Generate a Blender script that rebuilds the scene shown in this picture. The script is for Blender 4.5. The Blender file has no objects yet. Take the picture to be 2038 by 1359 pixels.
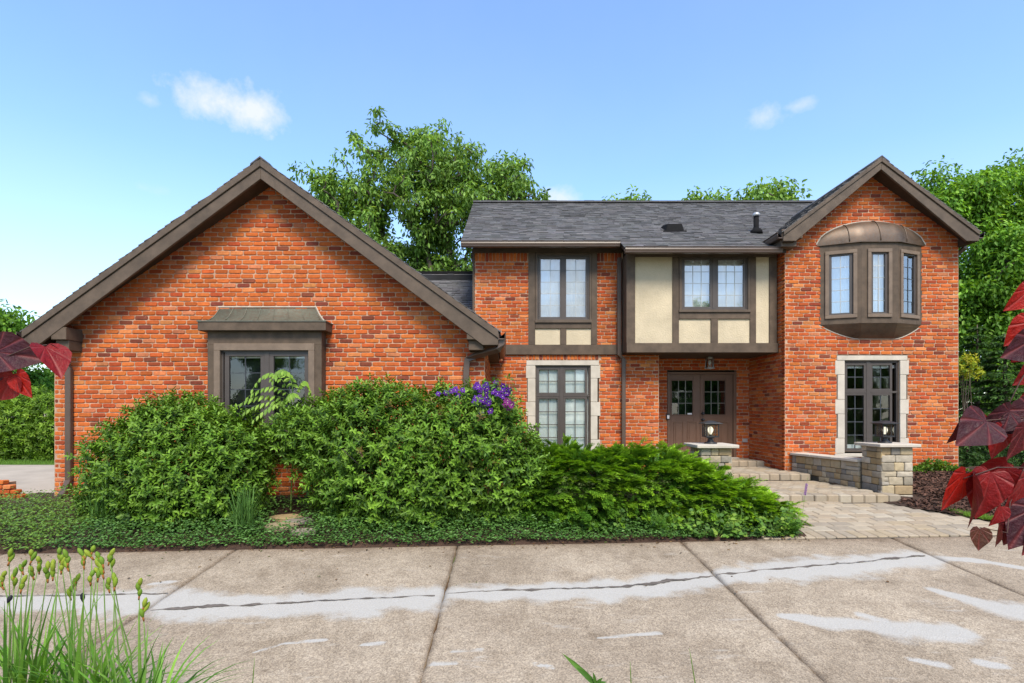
import bpy, math, random
import numpy as np
from mathutils import Vector, Matrix, noise as mnoise

random.seed(7)
rng = np.random.default_rng(11)
SC = bpy.context.scene
COL = SC.collection
PI = math.pi

# ------------------------------------------------------------------ camera, sky, sun, exposure
F, CX, HY, EYE = 1087.0, 1005.0, 820.0, 1.45      # focal length / vanishing point of the survey, eye height
cam_d = bpy.data.cameras.new('camera')
cam = bpy.data.objects.new('camera', cam_d)
COL.objects.link(cam)
cam.location = (0, 0, EYE)
cam.rotation_euler = (math.radians(90), 0, 0)
cam_d.sensor_width = 36.0
cam_d.lens = F / 2038 * 36.0
cam_d.shift_x = (1019 - CX) / 2038
cam_d.shift_y = (HY - 679.5) / 2038
cam_d.clip_start = 0.05
cam_d.clip_end = 2000
SC.camera = cam

SUN_EL, SUN_AZ = 51.0, 168.0        # azimuth from +Y (away from the camera) clockwise: behind the camera, a little to the right
world = bpy.data.worlds.new('World')
SC.world = world
world.use_nodes = True
wn, wl = world.node_tree.nodes, world.node_tree.links
wn.clear()
w_out = wn.new('ShaderNodeOutputWorld')
w_bg = wn.new('ShaderNodeBackground')
w_bg.inputs['Strength'].default_value = 0.15
w_sky = wn.new('ShaderNodeTexSky')
w_sky.sky_type = 'NISHITA'
w_sky.sun_disc = False
w_sky.sun_elevation = math.radians(SUN_EL)
w_sky.sun_rotation = math.radians(SUN_AZ)
w_sky.altitude = 200
w_sky.air_density = 1.0
w_sky.dust_density = 0.25
w_sky.ozone_density = 1.9
w_tc = wn.new('ShaderNodeTexCoord')

def w_math(op, a, b=None, c=None, clamp=False):
    n = wn.new('ShaderNodeMath'); n.operation = op; n.use_clamp = clamp
    for i, x in enumerate((a, b, c)):
        if x is None: continue
        if isinstance(x, (int, float)): n.inputs[i].default_value = x
        else: wl.new(x, n.inputs[i])
    return n.outputs[0]

def w_dot(v, vec):
    n = wn.new('ShaderNodeVectorMath'); n.operation = 'DOT_PRODUCT'
    wl.new(v, n.inputs[0]); n.inputs[1].default_value = vec
    return n.outputs['Value']

def w_noise(scale, detail=6, rough=0.6, vec=None):
    n = wn.new('ShaderNodeTexNoise'); n.inputs['Scale'].default_value = scale
    n.inputs['Detail'].default_value = detail; n.inputs['Roughness'].default_value = rough
    wl.new(vec if vec is not None else w_tc.outputs['Generated'], n.inputs['Vector'])
    return n.outputs['Fac']

w_dir = w_tc.outputs['Generated']
cl_noise = w_noise(14, 8, 0.62)
cl_fine = w_noise(40, 6, 0.6)
cover = None
for (px, py, wpx, hpx, gain) in ((458, 208, 128, 52, 0.92), (300, 200, 32, 18, 0.45), (1525, 234, 62, 32, 0.62), (1585, 211, 46, 16, 0.55), (1112, 395, 60, 30, 0.75), (290, 375, 60, 22, 0.25)):
    c = Vector((px - CX, F, HY - py)).normalized()
    r = Vector((c.y, -c.x, 0)).normalized()
    u = r.cross(c).normalized()
    s = math.sqrt((px - CX) ** 2 + F * F + (HY - py) ** 2)
    a = w_math('MULTIPLY', w_dot(w_dir, r), s / wpx)
    b = w_math('MULTIPLY', w_dot(w_dir, u), s / hpx)
    rr = w_math('ADD', w_math('MULTIPLY', a, a), w_math('MULTIPLY', b, b))
    front = w_math('GREATER_THAN', w_dot(w_dir, c), 0.0)
    k = w_math('SUBTRACT', 1.0, w_math('SQRT', rr))
    k = w_math('ADD', k, w_math('MULTIPLY', w_math('SUBTRACT', cl_noise, 0.5), 2.6))
    k = w_math('ADD', k, w_math('MULTIPLY', w_math('SUBTRACT', cl_fine, 0.5), 0.9))
    k = w_math('MULTIPLY', w_math('MULTIPLY', k, 0.95, clamp=True), gain)
    k = w_math('MULTIPLY', k, w_math('LESS_THAN', rr, 6.0))
    k = w_math('MULTIPLY', k, front)
    cover = k if cover is None else w_math('MAXIMUM', cover, k)
# bank of thin white cloud low on the horizon all round, and fair-weather cloud elsewhere in the sky
sep = wn.new('ShaderNodeSeparateXYZ'); wl.new(w_dir, sep.inputs[0])
el = sep.outputs['Z']
low = w_math('MULTIPLY', w_math('SUBTRACT', 0.50, el), 2.1, clamp=True)
low = w_math('POWER', low, 1.3)
low = w_math('MULTIPLY', low, w_math('ADD', 0.55, w_math('MULTIPLY', w_noise(2.2, 5, 0.55), 0.6)), clamp=True)
cover = w_math('MAXIMUM', cover, w_math('MULTIPLY', low, 0.72))
cover = w_math('MAXIMUM', cover, w_math('MULTIPLY', w_noise(1.7, 5, 0.6), 0.17))
# broken white cloud in the sky behind the viewpoint, as the window panes mirror it
back = w_math('MULTIPLY', w_math('ADD', w_math('MULTIPLY', sep.outputs['Y'], -1.0), 0.15), 1.6, clamp=True)
bank = w_math('MULTIPLY', w_math('SUBTRACT', w_noise(2.6, 8, 0.6), 0.40), 4.5, clamp=True)
cover = w_math('MAXIMUM', cover, w_math('MULTIPLY', back, w_math('MULTIPLY', bank, 0.9)))
w_mix = wn.new('ShaderNodeMix'); w_mix.data_type = 'RGBA'
wl.new(cover, w_mix.inputs['Factor'])
w_hs = wn.new('ShaderNodeHueSaturation'); w_hs.inputs['Saturation'].default_value = 1.10
w_tint = wn.new('ShaderNodeMix'); w_tint.data_type = 'RGBA'; w_tint.blend_type = 'MULTIPLY'; w_tint.inputs['Factor'].default_value = 1.0
wl.new(w_sky.outputs[0], w_tint.inputs['A']); w_tint.inputs['B'].default_value = (0.90, 0.965, 1.07, 1)
wl.new(w_tint.outputs['Result'], w_hs.inputs['Color'])
wl.new(w_hs.outputs[0], w_mix.inputs['A'])
w_mix.inputs['B'].default_value = (2.45, 2.65, 2.95, 1)
wl.new(w_mix.outputs['Result'], w_bg.inputs['Color'])
wl.new(w_bg.outputs[0], w_out.inputs['Surface'])

sun_d = bpy.data.lights.new('sun', 'SUN')
sun_d.energy = 2.3
sun_d.angle = math.radians(22)
sun_d.color = (1.0, 0.94, 0.85)
sun = bpy.data.objects.new('sun', sun_d)
COL.objects.link(sun)
el_, az_ = math.radians(SUN_EL), math.radians(SUN_AZ)
to_sun = Vector((math.sin(az_) * math.cos(el_), math.cos(az_) * math.cos(el_), math.sin(el_)))
sun.rotation_euler = (-to_sun).to_track_quat('-Z', 'Y').to_euler()
sun.location = (0, -5, 30)

SC.view_settings.view_transform = 'Standard'
SC.view_settings.look = 'None'
SC.view_settings.exposure = 1.32
SC.view_settings.gamma = 1.0
SC.view_settings.use_curve_mapping = False
SC.view_settings.use_white_balance = True
SC.view_settings.white_balance_temperature = 7000
SC.view_settings.white_balance_tint = 8
SC.render.engine = 'CYCLES'
SC.cycles.use_denoising = True
SC.cycles.max_bounces = 6
SC.cycles.diffuse_bounces = 3
SC.cycles.glossy_bounces = 3
SC.cycles.transmission_bounces = 4
world.cycles.sampling_method = 'MANUAL'
world.cycles.sample_map_resolution = 512
SC.cycles.transparent_max_bounces = 8

# ------------------------------------------------------------------ helpers
def U(px, Y): return (px - CX) * Y / F
def V(py, Y): return EYE + (HY - py) * Y / F
GZ0, GS = -0.75, 0.0754                          # sloping drive
def plane(Y): return GZ0 + GS * Y
def onplane(px, py):
    Y = F * 2.2 / (py - 738.0)
    return U(px, Y), Y
def smooth(a, b, x):
    t = min(1, max(0, (x - a) / (b - a)))
    return t * t * (3 - 2 * t)
def ground(X, Y):
    if Y < -12: z = plane(-12)
    elif Y < 10.5: z = plane(Y)
    else: z = plane(10.5) + 0.08 * smooth(10.5, 13, Y)
    return z + 0.10 * smooth(5.5, 7.5, X) * smooth(9.2, 11.5, Y)
def yedge(X): return 6.94 + 0.0563 * X

def tag(o, label=None, cat=None, group=None, kind=None):
    if label: o['label'] = label
    if cat: o['category'] = cat
    if group: o['group'] = group
    if kind: o['kind'] = kind
    return o

def empty(name, loc, label=None, cat=None, group=None, parent=None):
    o = bpy.data.objects.new(name, None)
    COL.objects.link(o)
    o.location = loc
    o.empty_display_size = 0.2
    if parent: attach(o, parent)
    return tag(o, label, cat, group)

def attach(o, parent):
    o.parent = parent
    if parent.type == 'EMPTY' and parent.parent is None:
        o.matrix_parent_inverse = Matrix.Translation(-parent.location)
    return o

def link_mesh(name, me, parent=None, mat=None):
    o = bpy.data.objects.new(name, me)
    COL.objects.link(o)
    if mat is not None and len(me.materials) == 0: me.materials.append(mat)
    if parent: attach(o, parent)
    return o

class Fr:
    """wall frame: u along the wall, d out of the wall, v up"""
    def __init__(s, O, ang=0.0):
        s.O = Vector(O); s.Ux = Vector((math.cos(ang), math.sin(ang), 0)); s.N = Vector((math.sin(ang), -math.cos(ang), 0))
    def __call__(s, u, d, v):
        p = s.O + s.Ux * u + s.N * d
        return (p.x, p.y, p.z + v)
W0 = Fr((0, 0, 0))                               # u = X, d = -Y, v = Z

class MB:
    def __init__(s): s.v = []; s.f = []; s.t = []; s.cur = None
    def add(s, vs, fs):
        n = len(s.v); s.v.extend(vs)
        for f in fs:
            s.f.append(tuple(i + n for i in f))
            if s.cur is not None: s.t.append(s.cur)
    def box(s, x0, x1, y0, y1, z0, z1):
        s.add([(x0,y0,z0),(x1,y0,z0),(x1,y1,z0),(x0,y1,z0),(x0,y0,z1),(x1,y0,z1),(x1,y1,z1),(x0,y1,z1)],
              [(0,3,2,1),(4,5,6,7),(0,1,5,4),(1,2,6,5),(2,3,7,6),(3,0,4,7)])
    def fbox(s, fr, u0, u1, d0, d1, v0, v1):     # d0 inner, d1 outer
        q = [fr(u0,d1,v0),fr(u1,d1,v0),fr(u1,d0,v0),fr(u0,d0,v0),fr(u0,d1,v1),fr(u1,d1,v1),fr(u1,d0,v1),fr(u0,d0,v1)]
        s.add(q, [(0,3,2,1),(4,5,6,7),(0,1,5,4),(1,2,6,5),(2,3,7,6),(3,0,4,7)])
    def fprism(s, fr, poly, d0, d1):             # poly in (u, v), counter clockwise from outside
        n = len(poly)
        q = [fr(u, d1, v) for u, v in poly] + [fr(u, d0, v) for u, v in poly]
        s.add(q, [tuple(range(n)), tuple(range(2*n-1, n-1, -1))] + [(i, i+n, (i+1)%n+n, (i+1)%n) for i in range(n)])
    def ring(s, fr, u0, u1, v0, v1, w, d0, d1):  # rectangular frame of width w inside u0..u1
        s.fbox(fr, u0, u1, d0, d1, v1-w, v1); s.fbox(fr, u0, u1, d0, d1, v0, v0+w)
        s.fbox(fr, u0, u0+w, d0, d1, v0+w, v1-w); s.fbox(fr, u1-w, u1, d0, d1, v0+w, v1-w)
    def tube(s, pts, r, n=8, cap=True, flat=1.0):
        pts = [Vector(p) for p in pts]
        rs = r if isinstance(r, (list, tuple)) else [r]*len(pts)
        base = len(s.v); ref = None
        for i, p in enumerate(pts):
            a = pts[max(0, i-1)]; b = pts[min(len(pts)-1, i+1)]
            t = (b - a)
            t = t.normalized() if t.length > 1e-9 else Vector((0,0,1))
            if ref is None: ref = Vector((0,0,1)) if abs(t.z) < 0.9 else Vector((1,0,0))
            x = ref - t * ref.dot(t); x = x.normalized(); y = t.cross(x); ref = x
            for k in range(n):
                a_ = 2*PI*k/n
                s.v.append(tuple(p + (x*math.cos(a_) + y*math.sin(a_)*flat)*rs[i]))
        nf = 0
        for i in range(len(pts)-1):
            for k in range(n):
                k2 = (k+1) % n
                s.f.append((base+i*n+k, base+i*n+k2, base+(i+1)*n+k2, base+(i+1)*n+k)); nf += 1
        if cap:
            s.f.append(tuple(base+k for k in range(n-1,-1,-1))); s.f.append(tuple(base+(len(pts)-1)*n+k for k in range(n))); nf += 2
        if s.cur is not None: s.t.extend([s.cur]*nf)
    def lathe(s, c, prof, n=16):
        base = len(s.v); nf = 0
        for r, z in prof:
            for k in range(n):
                a = 2*PI*k/n
                s.v.append((c[0]+r*math.cos(a), c[1]+r*math.sin(a), c[2]+z))
        for i in range(len(prof)-1):
            for k in range(n):
                k2 = (k+1) % n
                s.f.append((base+i*n+k, base+i*n+k2, base+(i+1)*n+k2, base+(i+1)*n+k)); nf += 1
        s.f.append(tuple(base+k for k in range(n-1,-1,-1))); s.f.append(tuple(base+(len(prof)-1)*n+k for k in range(n))); nf += 2
        if s.cur is not None: s.t.extend([s.cur]*nf)
    def mesh(s, name, mat, smooth_=False):
        me = bpy.data.meshes.new(name)
        me.from_pydata(s.v, [], s.f); me.update()
        if mat: me.materials.append(mat)
        if s.t:
            a = me.attributes.new('tint', 'FLOAT_COLOR', 'FACE')
            arr = np.ones((len(s.f), 4), np.float32); arr[:, :3] = np.array(s.t, np.float32)
            a.data.foreach_set('color', arr.ravel())
        if smooth_: me.polygons.foreach_set('use_smooth', [True]*len(me.polygons))
        return me
    def build(s, name, mat, parent=None, bevel=0, smooth_=False):
        o = link_mesh(name, s.mesh(name, mat, smooth_), parent)
        if bevel:
            m = o.modifiers.new('bevel', 'BEVEL'); m.width = bevel; m.segments = 1; m.limit_method = 'ANGLE'
        return o

def np_mesh(name, verts, faces, mat, tint=None, smooth_=False):
    """verts (n,3); faces (m,k); tint (m,3)"""
    me = bpy.data.meshes.new(name)
    verts = np.asarray(verts, np.float32); faces = np.asarray(faces, np.int32)
    m, k = faces.shape
    me.vertices.add(len(verts)); me.vertices.foreach_set('co', verts.ravel())
    me.loops.add(m*k); me.loops.foreach_set('vertex_index', faces.ravel())
    me.polygons.add(m); me.polygons.foreach_set('loop_start', np.arange(0, m*k, k, dtype=np.int32))
    me.update(calc_edges=True)
    if tint is not None:
        a = me.attributes.new('tint', 'FLOAT_COLOR', 'FACE')
        arr = np.ones((m, 4), np.float32); arr[:, :3] = tint
        a.data.foreach_set('color', arr.ravel())
    if smooth_: me.polygons.foreach_set('use_smooth', [True]*m)
    me.materials.append(mat)
    return me

# ------------------------------------------------------------------ materials
def new_mat(name):
    m = bpy.data.materials.new(name); m.use_nodes = True
    nt = m.node_tree
    return m, nt.nodes, nt.links, nt.nodes['Principled BSDF']

def tex_noise(N, L, scale, detail=4, rough=0.6, vec=None, obj=True):
    n = N.new('ShaderNodeTexNoise'); n.inputs['Scale'].default_value = scale
    n.inputs['Detail'].default_value = detail; n.inputs['Roughness'].default_value = rough
    if vec is None:
        g = N.new('ShaderNodeNewGeometry'); vec = g.outputs['Position']
    L.new(vec, n.inputs['Vector'])
    return n.outputs['Fac']

def ramp(N, L, fac, stops):
    r = N.new('ShaderNodeValToRGB')
    el = r.color_ramp.elements
    while len(el) < len(stops): el.new(0.5)
    for e, (p, c) in zip(el, stops):
        e.position = p; e.color = (*c, 1) if len(c) == 3 else c
    L.new(fac, r.inputs['Fac'])
    return r.outputs['Color']

def mixc(N, L, fac, a, b, mode='MIX'):
    m = N.new('ShaderNodeMix'); m.data_type = 'RGBA'; m.blend_type = mode
    for s_, x in (('Factor', fac), ('A', a), ('B', b)):
        if isinstance(x, (int, float)): m.inputs[s_].default_value = x
        elif isinstance(x, tuple): m.inputs[s_].default_value = (*x, 1)
        else: L.new(x, m.inputs[s_])
    return m.outputs['Result']

def bump(N, L, B, h, strength, dist=0.01, normal=None):
    b = N.new('ShaderNodeBump'); b.inputs['Strength'].default_value = strength; b.inputs['Distance'].default_value = dist
    L.new(h, b.inputs['Height'])
    L.new(b.outputs[0], B.inputs['Normal'])

def tint_node(N):
    a = N.new('ShaderNodeAttribute'); a.attribute_name = 'tint'
    return a.outputs['Color']

def simple(name, col, rough=0.7, var=0.25, scale=6, scale2=60, bstr=0.25, bdist=0.004, spec=0.3, metal=0.0, use_tint=False, stretch=None):
    m, N, L, B = new_mat(name)
    vec = None
    if stretch:
        g = N.new('ShaderNodeNewGeometry'); mp = N.new('ShaderNodeMapping')
        mp.inputs['Scale'].default_value = stretch; L.new(g.outputs['Position'], mp.inputs['Vector']); vec = mp.outputs[0]
    n1 = tex_noise(N, L, scale, 5, 0.6, vec); n2 = tex_noise(N, L, scale2, 4, 0.65, vec)
    lo = tuple(c*(1-var) for c in col); hi = tuple(min(1, c*(1+var)) for c in col)
    c = ramp(N, L, n1, [(0.3, lo), (0.7, hi)])
    c = mixc(N, L, 0.5, c, ramp(N, L, n2, [(0.3, (1-var,)*3), (0.7, (min(1, 1+var),)*3)]), 'MULTIPLY')
    if use_tint: c = mixc(N, L, 1.0, c, tint_node(N), 'MULTIPLY')
    L.new(c, B.inputs['Base Color'])
    B.inputs['Roughness'].default_value = rough
    B.inputs['Specular IOR Level'].default_value = spec
    B.inputs['Metallic'].default_value = metal
    if bstr: bump(N, L, B, n2, bstr, bdist)
    return m

def leaf_mat(name, rough=0.5, trans=0.36, spec=0.22):
    m, N, L, B = new_mat(name)
    t = tint_node(N)
    L.new(t, B.inputs['Base Color'])
    B.inputs['Roughness'].default_value = rough; B.inputs['Specular IOR Level'].default_value = spec
    tr = N.new('ShaderNodeBsdfTranslucent')
    L.new(mixc(N, L, 1.0, t, (1.5, 1.35, 0.6), 'MULTIPLY'), tr.inputs['Color'])
    mx = N.new('ShaderNodeMixShader'); mx.inputs[0].default_value = trans
    L.new(B.outputs[0], mx.inputs[1]); L.new(tr.outputs[0], mx.inputs[2])
    L.new(mx.outputs[0], N['Material Output'].inputs['Surface'])
    return m

M = {}
# brick: colour of each brick from the tint, mottled, with pale lime bloom
m, N, L, B = new_mat('brick')
t = tint_node(N)
n1 = tex_noise(N, L, 22, 5, 0.7); n2 = tex_noise(N, L, 120, 4, 0.7); n3 = tex_noise(N, L, 5, 4, 0.6)
c = mixc(N, L, 0.7, t, ramp(N, L, n1, [(0.25, (0.62, 0.55, 0.52)), (0.75, (1.25, 1.25, 1.2))]), 'MULTIPLY')
c = mixc(N, L, ramp(N, L, n2, [(0.62, (0, 0, 0)), (0.85, (0.45,)*3)]), c, (0.52, 0.27, 0.16))
c = mixc(N, L, ramp(N, L, n3, [(0.70, (0, 0, 0)), (0.80, (0.35,)*3)]), c, (0.55, 0.36, 0.27))
gq = N.new('ShaderNodeNewGeometry'); mq = N.new('ShaderNodeMapping'); mq.inputs['Scale'].default_value = (1.6, 1.6, 0.45); L.new(gq.outputs['Position'], mq.inputs['Vector'])
n4 = tex_noise(N, L, 1.4, 5, 0.6, mq.outputs[0])
c = mixc(N, L, 0.8, c, ramp(N, L, n4, [(0.3, (0.80, 0.78, 0.76)), (0.7, (1.12, 1.12, 1.12))]), 'MULTIPLY')
L.new(c, B.inputs['Base Color']); B.inputs['Roughness'].default_value = 0.85; B.inputs['Specular IOR Level'].default_value = 0.2
bump(N, L, B, n2, 0.5, 0.004)
M['brick'] = m
M['mortar'] = simple('mortar', (0.42, 0.265, 0.185), 0.95, 0.25, 9, 150, 0.6, 0.004)
M['brown'] = simple('brown_timber', (0.092, 0.064, 0.045), 0.62, 0.30, 5, 45, 0.4, 0.003)
M['brown_trim'] = simple('brown_casing', (0.094, 0.067, 0.049), 0.55, 0.28, 5, 45, 0.3, 0.003)  # brown of window casings, rake trim and barge boards
M['brown_pale'] = simple('pale_casing', (0.165, 0.12, 0.09), 0.55, 0.2, 5, 45, 0.25, 0.002)
M['soffit'] = simple('soffit_board', (0.055, 0.035, 0.024), 0.7, 0.25, 4, 40, 0.2, 0.002)
M['gutter'] = simple('gutter_metal', (0.085, 0.055, 0.042), 0.35, 0.12, 3, 30, 0.05, 0.001, 0.5)
M['frame'] = simple('window_frame', (0.066, 0.053, 0.048), 0.42, 0.12, 5, 60, 0.08, 0.001, 0.45)
M['grid_pale'] = simple('grid_pale', (0.40, 0.42, 0.43), 0.5, 0.08, 8, 60, 0.0)
M['grid_dark'] = simple('grid_dark', (0.045, 0.05, 0.06), 0.5, 0.1, 8, 60, 0.0)
M['stucco'] = simple('stucco', (0.50, 0.42, 0.30), 0.9, 0.14, 1.8, 30, 0.9, 0.012)
M['lime'] = simple('limestone', (0.48, 0.43, 0.37), 0.85, 0.14, 4, 60, 0.3, 0.003)
M['blind'] = simple('blind', (0.88, 0.90, 0.85), 0.8, 0.08, 1.4, 8, 0.1, 0.004)
M['curtain'] = simple('curtain', (0.88, 0.86, 0.82), 0.8, 0.10, 1.4, 8, 0.1, 0.004)
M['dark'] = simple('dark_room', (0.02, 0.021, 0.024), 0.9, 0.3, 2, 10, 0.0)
M['door'] = simple('door_paint', (0.14, 0.076, 0.050), 0.45, 0.12, 2, 30, 0.08, 0.001, 0.4)
M['shingle'] = simple('shingle', (0.115, 0.113, 0.115), 0.92, 0.22, 3, 260, 0.6, 0.004, 0.2, use_tint=True)
M['black'] = simple('black_metal', (0.018, 0.019, 0.022), 0.42, 0.2, 8, 60, 0.1, 0.001, 0.5)
M['vent'] = simple('vent_metal', (0.012, 0.012, 0.013), 0.85, 0.2, 8, 60, 0.1, 0.001, 0.08)
M['galv'] = simple('galvanised_cap', (0.45, 0.46, 0.47), 0.4, 0.2, 8, 60, 0.05, 0.001, 0.5, 0.5)
M['white'] = simple('white_plastic', (0.75, 0.75, 0.74), 0.5, 0.04, 8, 60, 0.0)
M['bulb'] = simple('bulb_glass', (0.8, 0.78, 0.7), 0.4, 0.03, 8, 60, 0.0)
M['bulb'].node_tree.nodes['Principled BSDF'].inputs['Emission Color'].default_value = (1.0, 0.93, 0.78, 1)
M['bulb'].node_tree.nodes['Principled BSDF'].inputs['Emission Strength'].default_value = 0.45
M['stone'] = simple('field_stone', (1.0, 1.0, 1.0), 0.9, 0.28, 9, 70, 0.6, 0.006, use_tint=True)
M['paver'] = simple('paver', (1.0, 1.0, 1.0), 0.9, 0.18, 7, 110, 0.5, 0.004, use_tint=True)
M['joint'] = simple('sand_joint', (0.13, 0.105, 0.08), 0.95, 0.3, 8, 90, 0.4, 0.004)
M['soil'] = simple('garden_soil', (0.065, 0.036, 0.024), 0.95, 0.45, 5, 45, 1.0, 0.03)
M['mulch'] = simple('mulch', (0.105, 0.052, 0.036), 0.95, 0.5, 8, 70, 1.0, 0.03, use_tint=True)
M['lawn'] = simple('lawn_ground', (0.085, 0.135, 0.035), 0.95, 0.35, 0.5, 20, 0.8, 0.03)
M['bark'] = simple('bark', (0.105, 0.085, 0.068), 0.95, 0.35, 6, 50, 0.9, 0.02)
M['twig'] = simple('twig', (0.075, 0.04, 0.035), 0.7, 0.2, 12, 80, 0.2, 0.002)
M['stem'] = simple('stem_green', (0.14, 0.24, 0.05), 0.6, 0.2, 12, 80, 0.1, 0.001, use_tint=False)
M['leaf'] = leaf_mat('leaf'); M['leaf_gloss'] = leaf_mat('leaf_gloss', 0.45, 0.22, 0.25)
M['petal'] = leaf_mat('petal', 0.6, 0.25, 0.2)
M['redleaf'] = leaf_mat('red_leaf', 0.46, 0.35, 0.3)
N, L = M['redleaf'].node_tree.nodes, M['redleaf'].node_tree.links
B = N['Principled BSDF']
tc_ = N.new('ShaderNodeTexCoord'); sx_ = N.new('ShaderNodeSeparateXYZ'); L.new(tc_.outputs['Object'], sx_.inputs[0])
def mth(op, a, b=None):
    n = N.new('ShaderNodeMath'); n.operation = op
    for i_, x_ in enumerate((a, b)):
        if x_ is None: continue
        if isinstance(x_, (int, float)): n.inputs[i_].default_value = x_
        else: L.new(x_, n.inputs[i_])
    return n.outputs[0]
an = mth('ARCTAN2', sx_.outputs['Y'], sx_.outputs['X'])
vein = mth('POWER', mth('ABSOLUTE', mth('COSINE', mth('MULTIPLY', an, 5.0))), 26.0)
mot = tex_noise(N, L, 6, 5, 0.65, tc_.outputs['Object'])
old = B.inputs['Base Color'].links[0].from_socket
cc_ = mixc(N, L, 0.8, old, ramp(N, L, mot, [(0.3, (0.6, 0.6, 0.7)), (0.7, (1.35, 1.2, 1.2))]), 'MULTIPLY')
cc_ = mixc(N, L, mth('MULTIPLY', vein, 0.45), cc_, (0.30, 0.06, 0.06))
L.new(cc_, B.inputs['Base Color'])
bump(N, L, B, mth('ADD', mth('MULTIPLY', vein, -0.6), mot), 0.35, 0.03)
M['shingle_far'] = simple('far_roof', (0.16, 0.15, 0.15), 0.9, 0.15, 2, 30, 0.2)
M['farwall'] = simple('far_wall', (0.42, 0.38, 0.34), 0.9, 0.1, 2, 30, 0.1)

# copper with patina
def copper(name, base, patina, amount):
    m, N, L, B = new_mat(name)
    n1 = tex_noise(N, L, 4, 5, 0.6); n2 = tex_noise(N, L, 35, 5, 0.7)
    c = ramp(N, L, n1, [(0.3, tuple(x*0.6 for x in base)), (0.7, tuple(x*1.35 for x in base))])
    c = mixc(N, L, ramp(N, L, n2, [(0.5-amount*0.35, (0, 0, 0)), (0.62, (0.75,)*3)]), c, patina)
    L.new(c, B.inputs['Base Color']); B.inputs['Metallic'].default_value = 0.35; B.inputs['Roughness'].default_value = 0.48
    bump(N, L, B, n1, 0.15, 0.01)
    return m
M['copper_green'] = copper('patina_copper', (0.115, 0.078, 0.055), (0.15, 0.18, 0.145), 0.55)
M['copper_brown'] = copper('brown_copper', (0.115, 0.072, 0.048), (0.10, 0.085, 0.07), 0.1)

# glass: clear with a mirror share
def glass(name, refl, tintc=(0.93, 0.97, 0.97)):
    m, N, L, B = new_mat(name)
    N.remove(B)
    tr = N.new('ShaderNodeBsdfTransparent'); tr.inputs[0].default_value = (*tintc, 1)
    gl = N.new('ShaderNodeBsdfGlossy'); gl.inputs['Roughness'].default_value = 0.015
    gl.inputs['Color'].default_value = (0.95, 0.97, 1, 1)
    lw = N.new('ShaderNodeLayerWeight'); lw.inputs['Blend'].default_value = 0.25
    mm = N.new('ShaderNodeMath'); mm.operation = 'MULTIPLY_ADD'; mm.use_clamp = True
    L.new(lw.outputs['Fresnel'], mm.inputs[0]); mm.inputs[1].default_value = 0.8; mm.inputs[2].default_value = refl
    g = N.new('ShaderNodeNewGeometry')
    nz = tex_noise(N, L, 1.6, 2, 0.5)
    bp = N.new('ShaderNodeBump'); bp.inputs['Strength'].default_value = 0.05; bp.inputs['Distance'].default_value = 0.03
    L.new(nz, bp.inputs['Height']); L.new(bp.outputs[0], gl.inputs['Normal'])
    mx = N.new('ShaderNodeMixShader')
    L.new(mm.outputs[0], mx.inputs[0]); L.new(tr.outputs[0], mx.inputs[1]); L.new(gl.outputs[0], mx.inputs[2])
    L.new(mx.outputs[0], N['Material Output'].inputs['Surface'])
    return m
M['glass'] = glass('window_glass', 0.075)
M['glass_up'] = glass('bright_window_glass', 0.30)
GLASS = ['glass']
M['glass_soft'] = glass('lantern_glass', 0.03, (0.95, 0.95, 0.93))

# driveway: exposed aggregate concrete, weathered, with pale cement patches where the attribute says so
m, N, L, B = new_mat('aggregate_concrete')
g = N.new('ShaderNodeNewGeometry')
n_big = tex_noise(N, L, 0.9, 5, 0.6); n_mid = tex_noise(N, L, 7, 6, 0.7); n_fine = tex_noise(N, L, 80, 3, 0.8)
vor = N.new('ShaderNodeTexVoronoi'); vor.inputs['Scale'].default_value = 95; L.new(g.outputs['Position'], vor.inputs['Vector'])
c = ramp(N, L, n_big, [(0.3, (0.232, 0.190, 0.147)), (0.7, (0.35, 0.298, 0.238))])
c = mixc(N, L, 0.75, c, ramp(N, L, n_mid, [(0.25, (0.72, 0.68, 0.64)), (0.75, (1.22, 1.22, 1.22))]), 'MULTIPLY')
c = mixc(N, L, 0.85, c, ramp(N, L, vor.outputs['Color'], [(0.1, (0.62, 0.59, 0.56)), (0.5, (1.0, 0.985, 0.96)), (0.95, (1.5, 1.46, 1.39))]), 'MULTIPLY')
c = mixc(N, L, 0.5, c, ramp(N, L, n_fine, [(0.3, (0.74,)*3), (0.7, (1.22,)*3)]), 'MULTIPLY')
n_st = tex_noise(N, L, 1.9, 6, 0.65)
c = mixc(N, L, 0.8, c, ramp(N, L, n_st, [(0.52, (1.04, 1.04, 1.04)), (0.68, (0.74, 0.71, 0.68))]), 'MULTIPLY')
# scattered lime streaks: own shape, stretched along the drive
mp = N.new('ShaderNodeMapping'); mp.inputs['Scale'].default_value = (1.1, 3.6, 1); L.new(g.outputs['Position'], mp.inputs['Vector'])
ns = tex_noise(N, L, 1.5, 7, 0.72, mp.outputs[0])
c = mixc(N, L, ramp(N, L, ns, [(0.60, (0, 0, 0)), (0.74, (0.5,)*3)]), c, (0.47, 0.445, 0.41))
pa = N.new('ShaderNodeAttribute'); pa.attribute_name = 'patch'
n_pat = tex_noise(N, L, 3.4, 5, 0.55)
mm = N.new('ShaderNodeMath'); mm.operation = 'MULTIPLY_ADD'; L.new(n_pat, mm.inputs[0]); mm.inputs[1].default_value = 1.5; L.new(pa.outputs['Fac'], mm.inputs[2])
m2 = N.new('ShaderNodeMath'); m2.operation = 'MULTIPLY_ADD'; L.new(n_fine, m2.inputs[0]); m2.inputs[1].default_value = 0.35; L.new(mm.outputs[0], m2.inputs[2])
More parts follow.
